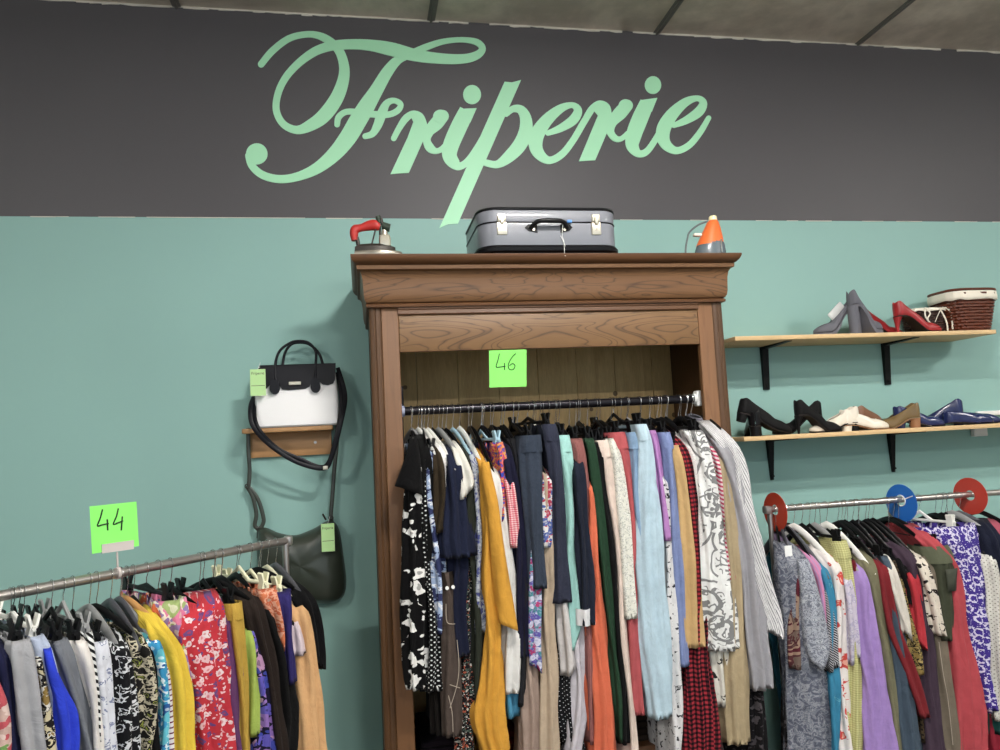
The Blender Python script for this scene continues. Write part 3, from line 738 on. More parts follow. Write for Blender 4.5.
for z_, w_, nm in ((zs_, .004, 'seam_band'), (.022, .024, 'lower_edging'), (SH - .007, .010, 'upper_edging')):
    m = MB(); pts = [(x_, y_, z_) for x_, y_ in rr(SL - (0.006 if nm != 'seam_band' else 0), SD - (.006 if nm != 'seam_band' else 0), .075)]
    m.tube(pts, w_ * .7, 8, closed=True); m.build(nm, BT, su)
yf_ = -SD / 2
CH = plain('worn_nickel', (214, 206, 188), .3, .7)
for px_ in (501.5, 595.5):
    lx = at(px_, 220, -.6).x - sx0
    m = MB(); m.box((lx - .02, yf_ - .006, zs_ - .052), (lx + .02, yf_ + .002, zs_ + .0), bev=.003); m.box((lx - .017, yf_ - .008, zs_ + .002), (lx + .017, yf_ + .002, zs_ + .032), bev=.003)
    m.box((lx - .007, yf_ - .014, zs_ - .01), (lx + .007, yf_ - .004, zs_ + .02), bev=.002)
    m.tube([(lx, yf_ - .008, zs_ - .03), (lx, yf_ - .0095, zs_ - .03)], .006, 14)
    lk = m.build('latch', CH, su); m = MB(); m.tube([(lx, yf_ - .0094, zs_ - .03), (lx, yf_ - .0102, zs_ - .03)], .0022, 8); m.build('keyhole', BT, lk)
hx0, hx1 = at(533, 225, -.6).x - sx0, at(564, 225, -.6).x - sx0; zh = zs_ - .028
m = MB(); m.tube(catmull([(hx0 - .012, yf_ - .006, zh), (hx0 + .004, yf_ - .022, zh + .018), (hx0 + .03, yf_ - .034, zh + .024), (hx1 - .03, yf_ - .034, zh + .024), (hx1 - .004, yf_ - .022, zh + .018), (hx1 + .012, yf_ - .006, zh)], 6), .009, 10, flat=.75, upv=(0, 1, 0))
hd = m.build('handle', BT, su)
for hx, s_ in ((hx0, -1), (hx1, 1)):
    m = MB(); m.prism([(hx - s_ * .016, zh - .016), (hx + s_ * .02, zh - .008), (hx + s_ * .034, zh + .006), (hx + s_ * .02, zh + .018), (hx - s_ * .016, zh + .018)], yf_ - .005, yf_ + .001); fl = m.build('handle_mount', BT, hd)
    m = MB(); m.tube([(hx, yf_ - .005, zh - .004), (hx, yf_ - .009, zh - .004)], .0055, 10); m.build('rivet', CH, fl)
m = MB(); m.box((hx1 + .01, yf_ - .016, zh + .022), (hx1 + .03, yf_ - .008, zh + .034), bev=.002); m.build('blue_clip', plain('blue_clip', (80, 140, 210), .5), su)
m = MB(); m.tube(catmull([(hx1 - .012, yf_ - .024, zh + .01), (hx1 - .014, yf_ - .014, zh - .03), (hx1 - .008, yf_ - .012, zh - .055), (hx1 - .01, yf_ - .018, -.005), (hx1 - .006, yf_ - .02, -.012)], 6), .0012, 6)
m.tube(catmull([(hx1 - .02, yf_ - .012, zh - .03), (hx1 - .008, yf_ - .014, zh - .06), (hx1 - .006, yf_ - .018, zh - .075)], 5), .0012, 6); m.build('luggage_string', plain('white_string', (225, 225, 220), .8), su)

# old flat iron with red handle
ic = at(377, 252, -.55)
ir = empty('flat_iron', (ic.x, -.55, ZT), 'antique metal iron with chipped red handle on the left of the wardrobe top', 'iron', rz=-.15)
ir.scale = (1.08, 1.1, 1.4)
OLD = plain('aged_nickel', (150, 144, 132), .35, .8, bump=.3, bscale=40, var=.3, vscale=20); OLDD = plain('blackened_iron', (60, 56, 52), .5, .6, bump=.3, bscale=60, var=.3); RH = plain('chipped_red_paint', (176, 40, 34), .45, var=.25, vscale=40)
def plan(s_):  # pointed sole outline, toe to +x
    P = [(-.075, -.04), (-.02, -.045), (.04, -.036), (.09, 0), (.04, .036), (-.02, .045), (-.075, .04)]
    Q = catmull(P, 4); return [(x_ * s_, y_ * s_) for x_, y_ in Q]
tilt = Matrix.Rotation(.12, 4, 'Y')
m = MB(); m.loft([[Vector((x_, y_, z_)) for x_, y_ in plan(k_)] for z_, k_ in ((0, .97), (.003, 1), (.012, 1), (.015, .96))]); m.build('sole_plate', OLD, ir)
m = MB(); m.loft([[Vector((x_ - .01, y_, z_)) for x_, y_ in plan(k_)] for z_, k_ in ((.015, .86), (.028, .84), (.036, .6))]); m.build('body', OLDD, ir)
m = MB(); m.box((.012, -.02, .03), (.05, .02, .062), bev=.004); m.tube([(.03, -.021, .046), (.03, -.024, .046)], .006, 10); m.tube([(.03, 0, .06), (.03, 0, .078)], [.014, .01], 12); m.build('burner_box', CH, ir)
for pp_, rr_ in (([(.03, 0, .075), (.018, 0, .112)], .006), ([(-.062, 0, .02), (-.07, 0, .06)], .007), ([(-.02, -.006, .03), (.0, -.006, .084)], .0028), ([(.012, 0, .03), (.014, 0, .09)], .004)):
    m = MB(); m.tube(pp_, rr_, 10); m.build('handle_post', OLDD, ir)
m = MB(); m.tube(catmull([(-.078, 0, .052), (-.078, 0, .08), (-.05, 0, .088), (-.01, 0, .094), (.014, 0, .086)], 6), [.012, .012, .013, .014, .015, .015, .015, .0145, .0135, .012, .011, .011, .011, .012, .013, .014, .0145, .015, .0155, .0155, .015, .014, .012, .01, .009], 12); m.build('handle', RH, ir)
m = MB(); m.tube([(.024, -.006, .09), (.05, -.004, .082)], [.011, .012], 12); m.tube([(.012, 0, .1), (.008, 0, .118)], [.008, .01], 10); m.build('valve', plain('dark_green_brass', (56, 66, 56), .4, .6), ir)

# orange travel iron standing on its heel
oc2 = at(711, 250, -.56)
orr = empty('travel_iron', (oc2.x, -.56, ZT), 'orange electric iron standing upright on the right of the wardrobe top', 'iron')
orr.scale = (1.3, 1.3, 1.3)
ORG = plain('orange_plastic', (226, 108, 52), .35); 
def blade(z, w_, d_, lean): return [Vector((lean + w_ * math.cos(a_) * (1 if math.cos(a_) > 0 else 1), d_ * math.sin(a_), z)) for a_ in [2 * PI * k / 20 for k in range(20)]]
m = MB(); m.loft([blade(0, .05, .04, -.004), blade(.012, .052, .04, -.003), blade(.036, .046, .038, .0), blade(.042, .042, .036, .001)]); m.build('heel_rest', plain('grey_smoked_plastic', (96, 106, 112), .25), orr)
m = MB(); m.loft([blade(.034, .046, .038, -.002), blade(.06, .038, .032, .004), blade(.09, .027, .026, .010), blade(.112, .018, .02, .013), blade(.118, .013, .015, .014)]); m.build('body', ORG, orr)
m = MB(); m.loft([blade(.115, .014, .016, .014), blade(.13, .012, .014, .015), blade(.133, .009, .01, .015)]); m.build('cap', plain('cream_plastic', (240, 226, 180), .4), orr)
m = MB(); m.box((.014, -.0435, .002), (.019, -.036, .046), bev=.002); m.build('trim_strip', CHROME, orr)
m = MB(); m.tube(catmull([(.0, .01, .118), (-.03, .015, .108), (-.06, .02, .085), (-.072, .015, .06), (-.082, .01, .03), (-.085, .01, .004)], 6), .0032, 8); m.build('cord', plain('grey_cord', (96, 104, 104), .7), orr)
m = MB(); m.box((-.058, -.01, .064), (-.03, .006, .074), bev=.003); m.build('plug_clip', plain('pale_plastic', (220, 210, 196), .5), orr)

# ================================================================== handbags on the wall
BOARD = pine('varnished_hook_board', (178, 134, 88))
b0, b1 = at(250, 424, -.02), at(334, 448, -.02)
hb = empty('wall_hook_shelf', ((b0.x + b1.x) / 2, 0, (at(290, 427, -.1).z)), 'small wooden wall ledge under the black and white handbag', 'shelf')
wl = (b1.x - b0.x) / 2
m = MB(); m.box((-wl, -.02, -.125), (wl - .01, -.001, -.02), bev=.002); m.build('back_board', BOARD, hb)
m = MB(); m.box((-wl - .02, -.12, -.02), (wl, -.001, 0), bev=.003); m.build('ledge', BOARD, hb)
m = MB(); m.tube([(wl * .55, -.02, -.07), (wl * .55, -.026, -.07)], .006, 12); m.build('screw', STEEL, hb)
# black and white handbag, sitting on the ledge
BY = -.13
def H(x, y): return at(240 + x / 8.333, 330 + y / 8.333, BY)   # handbag crop coordinates
cL, cR, top_, bot_ = H(150, 300).x, H(800, 280).x, H(470, 290).z, hb.location.z + .001
bx = (H(115, 700).x + H(825, 700).x) / 2
bag = empty('handbag', (bx, BY + .05, bot_), 'black and white structured handbag on the small wooden ledge', 'handbag')
BW, BH, BD = (H(825, 700).x - H(115, 700).x) / 2, top_ - bot_, .05
WLE = plain('white_grained_leather', (242, 240, 240), .5, bump=.3, bscale=260, var=.02); BLE = plain('black_grained_leather', (20, 20, 26), .42, bump=.3, bscale=260)
def rbox(z, hw_, hd_, r_=.02, yc=0): return [Vector((x_, y_ + yc, z)) for x_, y_ in rr(hw_ * 2, hd_ * 2, min(r_, hd_ * .9), 5)]
m = MB(); m.loft([rbox(.0, BW - .006, BD - .006), rbox(.006, BW, BD), rbox(BH * .5, BW - .003, BD * .9), rbox(BH * .92, BW - .012, BD * .55), rbox(BH, BW - .016, BD * .4)]); m.build('body', WLE, bag)
# black flap: a yoke over the top with three scalloped lobes
def front(u): return -BD * (1 - .45 * u) - .004   # y of the front face at height fraction
def flapmesh(outline):
    m = MB(); n = len(outline); f_ = []; b_ = []
    for x_, z_ in outline:
        yy = front(max(0, min(1, z_ / BH)) ** 1.5); f_.append(Vector((x_, yy - .003, z_))); b_.append(Vector((x_, yy + .004, z_)))
    m.loft([f_, b_]); return m
def hx(x): return H(x, 400).x - bx
def hz(y): return H(470, y).z - bot_
ol = [(hx(150), hz(300)), (hx(150), hz(440)), (hx(165), hz(470)), (hx(215), hz(480)), (hx(245), hz(450)), (hx(300), hz(440)), (hx(335), hz(470)), (hx(350), hz(492)), (hx(400), hz(498)), (hx(540), hz(492)), (hx(575), hz(475)), (hx(590), hz(445)), (hx(665), hz(440)), (hx(690), hz(462)), (hx(730), hz(468)), (hx(775), hz(455)), (hx(792), hz(420)), (hx(800), hz(282))]
fl = flapmesh(ol); fl.build('flap', BLE, bag)
m = MB(); m.loft([rbox(BH * .96, BW - .016, BD * .5), rbox(BH + .006, BW - .02, BD * .42)]); m.build('top_panel', BLE, bag)
m = MB(); m.box((hx(405), front(.5) - .012, hz(458)), (hx(508), front(.5) - .006, hz(430)), bev=.002); cl_ = m.build('name_plate', CH, bag)
for sd, yy in ((-1, -.03), (1, .03)):
    pts = [(hx(300 if sd < 0 else 345), yy * 1.6 if sd < 0 else yy, hz(470 if sd < 0 else 290)), (hx(292 if sd < 0 else 340), yy, hz(290)), (hx(330 if sd < 0 else 365), yy, hz(170)), (hx(420), yy * .8, hz(100)), (hx(500), yy * .8, hz(85)), (hx(580), yy * .8, hz(105)), (hx(635 if sd < 0 else 655), yy, hz(180)), (hx(632 if sd < 0 else 690), yy, hz(290)), (hx(625 if sd < 0 else 690), yy * 1.6 if sd < 0 else yy, hz(460 if sd < 0 else 290))]
    m = MB(); m.tube(catmull(pts, 8), .006, 10); h_ = m.build('handle', BLE, bag)
for cxp in (288, 628):
    m = MB(); cz = hz(480); cxx = hx(cxp)
    pts2 = [(cxx + .021 * math.cos(a_), cz + .026 * math.sin(a_)) for a_ in [2 * PI * k / 20 for k in range(20)]]
    pts2 = [(x_, z_ if z_ < cz + .012 else z_ + .012) for x_, z_ in pts2]
    yy = -BD - .008; m.loft([[Vector((x_, yy - .003, z_)) for x_, z_ in pts2], [Vector((x_, yy + .01, z_)) for x_, z_ in pts2]]); m.build('handle_tab', BLE, bag)
# long strap hanging below the bag
def WP(x, y, Y): return at(225 + x / 2.679, 320 + y / 2.679, Y)
def strap(m, pts, r, flat=.3): m.tube(pts, r, 8, flat=flat, upv=(0, 1, 0))
for pts, nm in (([(80, 200, -.09), (68, 235, -.16), (75, 285, -.19), (120, 335, -.17), (190, 380, -.16), (262, 398, -.15), (285, 370, -.16), (312, 270, -.17), (322, 200, -.12), (302, 128, -.07)], 'shoulder_strap'), ([(78, 210, -.09), (84, 280, -.17), (135, 340, -.15), (200, 372, -.14), (268, 392, -.14), (296, 320, -.16), (312, 220, -.13), (300, 140, -.07)], 'shoulder_strap')):
    P_ = [WP(*p) - bag.location for p in pts]; m = MB(); strap(m, catmull([tuple(p) for p in P_], 8), .009, .3); m.build(nm, BLE, bag)
m = MB(); p_ = WP(269, 396, -.155) - bag.location; m.box(p_ - Vector((.01, .004, .008)), p_ + Vector((.01, .004, .008)), bev=.002); m.build('buckle', CH, bag)
TAGM = plain('pale_green_tag_card', (188, 226, 158), .7, var=.02); TINK = plain('tag_print', (70, 84, 66), .7)
def price_tag(parent, px0, py0, px1, py1, Y):
    a = at(px0, py0, Y) - parent.location; b = at(px1, py1, Y) - parent.location
    m = MB(); m.box((a.x, a.y - .0012, b.z), (b.x, a.y, a.z)); tg = m.build('price_tag', TAGM, parent, smooth=False); tg['label'] = 'pale green price tag'
    cu = bpy.data.curves.new('tag_word', 'FONT'); cu.body = 'Friperie'; cu.size = (b.x - a.x) * .27; cu.align_x = 'CENTER'; cu.extrude = .0002
    to = bpy.data.objects.new('tmp', cu); COL.objects.link(to); dg = bpy.context.evaluated_depsgraph_get(); me = bpy.data.meshes.new_from_object(to.evaluated_get(dg)); bpy.data.objects.remove(to)
    wd = bpy.data.objects.new('tag_word', me); COL.objects.link(wd); me.materials.clear(); me.materials.append(TINK); wd.parent = tg
    wd.rotation_euler = (PI / 2, 0, 0); wd.location = ((a.x + b.x) / 2, a.y - .0016, a.z - (a.z - b.z) * .2)
    m = MB(); zz = a.z - (a.z - b.z) * .62; m.box((a.x + .004, a.y - .0016, zz - .001), (b.x - .004, a.y - .0012, zz + .001)); m.build('tag_line', TINK, tg, smooth=False)
    m = MB(); m.tube([Vector(((a.x + b.x) / 2, a.y - .001, a.z - .003)), Vector(((a.x + b.x) / 2 + .01, a.y + .01, a.z + .03))], .0007, 5); m.build('tag_string', WPL, tg)
price_tag(bag, 250, 369.5, 266, 395.5, BY - .03)
# green leather shoulder bag on its long strap
GLE = plain('dark_green_leather', (50, 56, 48), .36, bump=.35, bscale=18, var=.2, vscale=12, coat=.2)
gl = at(302, 570, -.05)
gb = empty('shoulder_bag', (gl.x, -.05, gl.z), 'slouchy dark green leather bag hanging from a long strap on the wall', 'handbag')
def G(x, y, Y=-.05): return at(225 + x / 2.679, 320 + y / 2.679, Y) - gb.location
oc_ = [(88, 560), (110, 556), (150, 572), (190, 576), (235, 560), (270, 540), (292, 540), (306, 562), (313, 600), (320, 650), (325, 700), (318, 738), (292, 756), (250, 760), (190, 752), (130, 740), (98, 710), (86, 640)]
P_ = [(x_, y_) for x_, y_ in catmull(oc_ + [oc_[0]], 4)[:-1]]
cxm, cym = 205, 655
rg = []
for k_, dep in ((.0, -.066), (.3, -.065), (.6, -.06), (.82, -.045), (.95, -.02), (1.0, .0), (.96, .02), (.8, .04), (.0, .045)):
    rg.append([G(cxm + (x_ - cxm) * max(k_, .01), cym + (y_ - cym) * max(k_, .01)) + Vector((0, dep + .010 * min(1, k_ * 3) * noise.noise(Vector(((cxm + (x_ - cxm) * k_) * .02, (cym + (y_ - cym) * k_) * .03, 0))), 0)) for x_, y_ in P_])
m = MB(); m.loft(rg, cap=False); o = m.build('body', GLE, gb, angle=80)
for pts in ([(62, 290), (63, 350), (66, 400), (64, 440), (60, 450)], [(60, 448), (75, 475), (84, 520), (80, 550), (92, 562)], [(62, 445), (88, 480), (103, 530), (100, 550), (92, 562), (90, 585)], [(302, 270), (300, 330), (293, 400), (288, 470), (284, 520), (286, 545)]):
    m = MB(); m.tube(catmull([tuple(G(x_, y_, -.035)) for x_, y_ in pts], 6), .0085, 8, flat=.35, upv=(0, 1, 0)); m.build('strap', GLE, gb)
for p_ in ((60, 445), (92, 562), (284, 530)):
    m = MB(); c_ = G(*p_, -.04); m.tube([c_ + Vector((.009 * math.cos(a_), -.004, .009 * math.sin(a_))) for a_ in [2 * PI * k / 14 for k in range(14)]], .0022, 6, closed=True); m.build('ring', OLDD, gb)
m = MB(); m.tube(catmull([tuple(G(x_, y_, -.035)) for x_, y_ in ((92, 578), (130, 576), (175, 583), (225, 573), (262, 553), (285, 545))], 5), .004, 6); m.build('zip_edge', OLDD, gb)
m = MB(); m.tube(catmull([tuple(G(x_, y_, -.115)) for x_, y_ in ((150, 640), (175, 660), (200, 700), (210, 735))], 5), .0015, 6); m.build('seam', GLE, gb)
m = MB(); m.tube([G(262, 520, -.06), G(270, 535, -.08)], .004, 6); m.build('zip_pull', OLDD, gb)
price_tag(gb, 321, 524, 335, 551, -.12)
# ================================================================== rails, hangers, garments
class Rail: pass
def make_rail(P, u, r, side_len, group, where):
    R_ = Rail(); R_.P = Vector(P); R_.u = Vector(u).normalized(); n = Vector((R_.u.y, -R_.u.x, 0))
    R_.n = n if (CAM - R_.P).dot(n) > 0 else -n
    R_.r = r; R_.group = group; R_.where = where; return R_
def rail_s(R_, px):          # where the vertical plane of the rail is met, as distance along it
    py = 400; p = atplane(px, py, R_.P, R_.n); return (p - R_.P).dot(R_.u)
def rail_px(R_, px):         # distance along the rail of the rail point seen at px (solved on the rail itself)
    s = rail_s(R_, px)
    for _ in range(8):
        q = proj(R_.P + R_.u * s); q2_ = proj(R_.P + R_.u * (s + .01)); s += (px - q[0]) / (q2_[0] - q[0]) * .01
    return s

HCOL = {'black': plain('black_hanger_plastic', (15, 15, 17), .4), 'grey': plain('grey_hanger_plastic', (150, 150, 150), .4), 'dark grey': plain('dark_grey_hanger_plastic', (82, 82, 88), .4),
        'white': plain('white_hanger_plastic', (232, 230, 224), .4), 'wooden': plain('beech_hanger_wood', (206, 152, 92), .45, var=.15), 'cream': plain('cream_hanger_plastic', (232, 228, 196), .45), 'pale blue': plain('pale_blue_hanger_plastic', (168, 200, 214), .4)}
def hanger(R_, sC, ax, kind, color, half, zN, ztip, label, rnd):
    """ax: horizontal unit vector of the arms, towards the viewer's side"""
    C_ = R_.P + R_.u * sC; mat = HCOL[color]; ext = R_.r + .0035
    h = empty('clothes_hanger', C_, label, 'hanger', 'hangers on the ' + R_.where)
    lat = Vector((-ax.y, ax.x, 0)); Z = Vector((0, 0, 1))
    stem = zN - C_.z
    pts = [Z * (stem - .004), Z * (stem + .022)]
    a0 = -PI * .5 - .0
    y_, x_ = math.sin, math.cos
    pts += [ax * (ext * .55) + Z * (-ext - (abs(stem) - .03 - ext) * .35)] if abs(stem) > .06 else []
    for k in range(11):
        a_ = math.radians(-50 + 25.5 * k); pts.append(ax * (ext * math.cos(a_)) + Z * (ext * math.sin(a_)))
    pts.append(ax * (-ext - .002) + Z * (-.01))
    m = MB(); m.tube(pts, .0013, 6); m.build('hook', CHROME, h)
    m = MB()
    if kind == 'arm':
        d = ztip - zN; wide = color in ('grey', 'dark grey', 'wooden', 'white')
        pr = []
        for k in range(17):
            q = -1 + k / 8; a_ = abs(q)
            pr.append(ax * (q * half) + Z * (stem + d * (a_ ** 1.35 * .93 + .07 * a_)))
        tk = .0065 if wide else .005; ht = (.016 if wide else .0115)
        rad = [ht * (.55 + .45 * math.sin(PI * min(1, max(0, (1 - abs(-1 + k / 8)) * 2 + .25)) / 2)) for k in range(17)]
        m.tube(pr, rad, 8, flat=.42 if wide else .45, upv=lat)
        # lower tie bar
        if not wide: m.tube([ax * (-half * .8) + Z * (stem + d * .85 - .012), ax * (half * .8) + Z * (stem + d * .85 - .012)], .0028, 6)
        m.build('arms', mat, h, angle=60)
    else:
        zb = ztip - zN + stem
        m.tube([ax * (-half) + Z * zb, ax * (half) + Z * zb], .0065, 8)
        m.tube([ax * (-half * .35) + Z * (zb), Z * (stem), ax * (half * .35) + Z * (zb)], .008, 8, flat=.7, upv=lat)
        m.build('bar', mat, h)
        Rm = Matrix((( ax.x, lat.x, 0, 0), (ax.y, lat.y, 0, 0), (0, 0, 1, 0), (0, 0, 0, 1)))
        for q in (-1, 1):
            m = MB(); o_ = q * half * .88
            for sd in (-1, 1):
                m.prism([(sd * .0015, zb - .036), (sd * .007, zb - .036), (sd * .012, zb - .012), (sd * .008, zb + .004), (sd * .014, zb + .03), (sd * .009, zb + .034), (sd * .0015, zb + .002)], o_ - .014, o_ + .014, 'x', mtx=Rm)
            m.cyl(Rm @ Vector((o_ - .013, 0, zb + .001)), Rm @ Vector((o_ + .013, 0, zb + .001)), .006, 8)
            m.build('clip', mat, h)
    return h

def smooth_rows(levels, ystep, passes=3):
    ys = [l[0] for l in levels]; y0, y1 = ys[0], ys[-1]; n = max(8, int((y1 - y0) / ystep)); rows = []
    for i in range(n + 1):
        y = y0 + (y1 - y0) * i / n
        k = 0
        while k < len(ys) - 2 and y > ys[k + 1]: k += 1
        t = (y - ys[k]) / (ys[k + 1] - ys[k]); a, b = levels[k], levels[k + 1]
        rows.append([y, a[1] + (b[1] - a[1]) * t, a[2] + (b[2] - a[2]) * t])
    for _ in range(passes):
        q = [r[:] for r in rows]
        for i in range(1, n):
            for c in (1, 2): q[i][c] = (rows[i - 1][c] + 2 * rows[i][c] + rows[i + 1][c]) / 4
        rows = q
    return rows

def skin(R_, info, sC, mat, name, parent, amp, seed, uvo, band=None, grow=0.0, base=None, hs=0.0, wide=False):
    """info rows: (s, hw, d, z). Builds one closed hanging surface from collar or waist to hem."""
    rows = info if band is None else info[band[0]:band[1] + 1]
    KS, KF = 13, 9
    verts = []; uvs = []; nring = None; zacc = 0; prevp = None
    for ri, (s, hw, d, z, g) in enumerate(rows):
        hw = max(hw, .003)
        Cx = Vector((sC, 0)); N = Vector((s, d)); B = Vector((sC - (s - sC) * .45, -d * .8))
        if B.y < -R_.backlim: B.y = -R_.backlim
        e = min(.05, max(.02, hw * .9), d * .6) if wide else min(.07, max(.02, hw * 1.4), d * .6)
        axis = (N - Cx); L_ = max(axis.length, 1e-4); axn = axis / L_
        # centre line: back -> rail -> near; laterals along the rail
        left, right = [], []
        def hwid(v):  # v 0 back .. 1 start of the front arc
            hb = min(hw, .007 + .004 * g); q = max(0, (v - .42) / .58); q = q * q * (3 - 2 * q); return hb + (hw - hb) * q
        def cen(v):
            if v < .4: t_ = v / .4; return B.lerp(Cx, t_)
            t_ = (v - .4) / .6; P_ = Cx.lerp(N, t_ * (1 - e / L_ if L_ > e else .5)); return P_
        pts = []
        for k in range(KS):           # right side back -> front
            v = k / KS; c = cen(v); h = hwid(v) * (min(1, (k + .4) / 1.5)); pts.append(Vector((c.x + h, c.y)))
        c = cen(1.0)
        for k in range(2 * KF + 1):   # the near edge
            th = PI * k / (2 * KF); pts.append(Vector((c.x + hw * math.cos(th), c.y + (N.y - c.y) * math.sin(th) ** .8)))
        for k in range(KS - 1, -1, -1):
            v = k / KS; cc = cen(v); h = hwid(v) * (min(1, (k + .4) / 1.5)); pts.append(Vector((cc.x - h, cc.y)))
        nring = len(pts); mid = KS + KF
        # folds: displacement along the outward normal, phase drifting slowly down the cloth
        arc = [0.0] * nring
        for k in range(mid + 1, nring): arc[k] = arc[k - 1] + (pts[k] - pts[k - 1]).length
        for k in range(mid - 1, -1, -1): arc[k] = arc[k + 1] - (pts[k + 1] - pts[k]).length
        out = []
        ramp = min(1, .4 + g * 1.5) * amp
        for k, p in enumerate(pts):
            tn = pts[(k + 1) % nring] - pts[k - 1]; nn = Vector((tn.y, -tn.x)); 
            if nn.length > 1e-7: nn.normalize()
            nn = nn if True else nn
            a = arc[k]; zz = z
            f1 = math.sin(a * 2 * PI / .038 + 5 * noise.noise(Vector((a * 4, zz * 2.2, seed)))); f2 = noise.noise(Vector((a * 26, zz * 4.5, seed + 9))); f3 = noise.noise(Vector((a * 60, zz * 22, seed + 3)))
            f1 = math.copysign(abs(f1) ** .8, f1)
            dsp = ramp * (f1 * .8 + f2 * 1.1) + .0011 * f3 + grow
            lim = .5 * max(hw, .012)
            dsp = max(-lim, min(lim, dsp)) if KS <= k <= nring - KS else max(-.004, min(.004, dsp)) + 0
            out.append(p - nn * dsp if False else p + nn * dsp)
        sway = .0035 * math.sin(z * 7 + seed) * min(1, g * 2)
        zoff = .0
        for k, p in enumerate(out):
            zz = z + (.0015 * math.sin(arc[k] * 40 + seed) if ri == len(rows) - 1 and band is None else 0)
            if hs and KS * .6 <= k <= nring - KS * .6:
                q = max(0, 1 - (z - rows[-1][3]) / (abs(hs) * 1.6 + .02)); zz += hs * .5 * q * max(-1, min(1, (p.x - s) / hw))
            w_ = R_.P + R_.u * (p.x + sway) + R_.n * p.y
            verts.append(Vector((w_.x, w_.y, zz))); uvs.append((arc[k] + uvo[0], zz + uvo[1]))
    nr = len(rows)
    if band is None:   # turned-in edges at the opening and at the hem
        for (src, dz) in ((0, -.03), (nr - 1, .02)):
            ring = verts[src * nring:(src + 1) * nring]; cen_ = sum(ring, Vector()) / nring
            for k, v in enumerate(ring):
                q = v + (cen_ - v) * .0; mirror = ring[(nring - 1 - k + 0) % nring]
                w_ = v.lerp(mirror, .12 if (v - mirror).length > .006 else .3); verts.append(Vector((w_.x, w_.y, v.z + dz))); uvs.append(uvs[src * nring + k])
    faces = []
    for i in range(nr - 1):
        for j in range(nring):
            k = (j + 1) % nring; faces.append((i * nring + j, i * nring + k, (i + 1) * nring + k, (i + 1) * nring + j))
    if band is None:
        for src, dst in ((0, nr), (nr - 1, nr + 1)):
            for j in range(nring):
                k = (j + 1) % nring; a, b = (dst * nring + j, dst * nring + k); c_, d_ = (src * nring + k, src * nring + j)
                faces.append((a, b, c_, d_) if src == 0 else (d_, c_, b, a))
    org = base if base is not None else R_.P + R_.u * sC
    me = bpy.data.meshes.new(name); me.from_pydata([v - org for v in verts], [], faces)
    me.materials.append(mat); ul = me.uv_layers.new(name='UVMap')
    me.polygons.foreach_set('use_smooth', [True] * len(me.polygons))
    for poly_ in me.polygons:
        us = [uvs[me.loops[li].vertex_index] for li in poly_.loop_indices]
        for li, q in zip(poly_.loop_indices, us): ul.data[li].uv = q
    me.update(); me.flip_normals()
    o = bpy.data.objects.new(name, me); COL.objects.link(o)
    if parent: o.parent = parent
    else: o.location = org
    return o

def sleeve(R_, levels, d, mat, parent, org, seed, name='sleeve', depth=.034):
    rows = smooth_rows(levels, 5); verts = []; uvs = []; K = 22
    for i, (y, xl, xr) in enumerate(rows):
        a = atplane(xl, y, R_.P + R_.n * d, R_.n); b = atplane(xr, y, R_.P + R_.n * d, R_.n)
        s0, s1 = (a - R_.P).dot(R_.u), (b - R_.P).dot(R_.u); z = (a.z + b.z) / 2; g = i / (len(rows) - 1)
        tilt = (a.z - b.z)
        for k in range(K):
            th = 2 * PI * k / K; hw = (s1 - s0) / 2
            amp_ = 1 + (.10 * math.sin(3 * th + z * 14 + seed) + .12 * noise.noise(Vector((math.cos(th) * 1.5, math.sin(th) * 1.5, z * 14 + seed)))) * min(1, g * 2)
            p = R_.P + R_.u * ((s0 + s1) / 2 + hw * math.cos(th) * (amp_ if abs(math.sin(th)) > .5 else 1)) + R_.n * (d - depth * .6 + depth * math.sin(th) * amp_ * (.35 + .65 * min(1, g * 4)))
            verts.append(Vector((p.x, p.y, z - .02 * math.cos(th) * g ** 3))); uvs.append((th * .03, z))
    n = len(rows); faces = []
    for i in range(n - 1):
        for j in range(K): k = (j + 1) % K; faces.append((i * K + j, i * K + k, (i + 1) * K + k, (i + 1) * K + j))
    # turned-in cuff
    ring = verts[(n - 1) * K:]; c = sum(ring, Vector()) / K
    for v in ring: q = c + (v - c) * .95; verts.append(Vector((q.x, q.y, v.z))); uvs.append((0, v.z))
    for v in ring: q = c + (v - c) * .7; verts.append(Vector((q.x, q.y, v.z + .04))); uvs.append((0, v.z))
    for b_ in (n - 1, n):
        for j in range(K): k = (j + 1) % K; faces.append((b_ * K + j, b_ * K + k, (b_ + 1) * K + k, (b_ + 1) * K + j))
    faces.append(tuple(range(K - 1, -1, -1)))
    me = bpy.data.meshes.new(name); me.from_pydata([v - org for v in verts], [], faces); me.materials.append(mat)
    ul = me.uv_layers.new(name='UVMap'); me.polygons.foreach_set('use_smooth', [True] * len(me.polygons))
    for p_ in me.polygons:
        for li in p_.loop_indices: ul.data[li].uv = uvs[me.loops[li].vertex_index]
    o = bpy.data.objects.new(name, me); COL.objects.link(o); o.parent = parent; return o

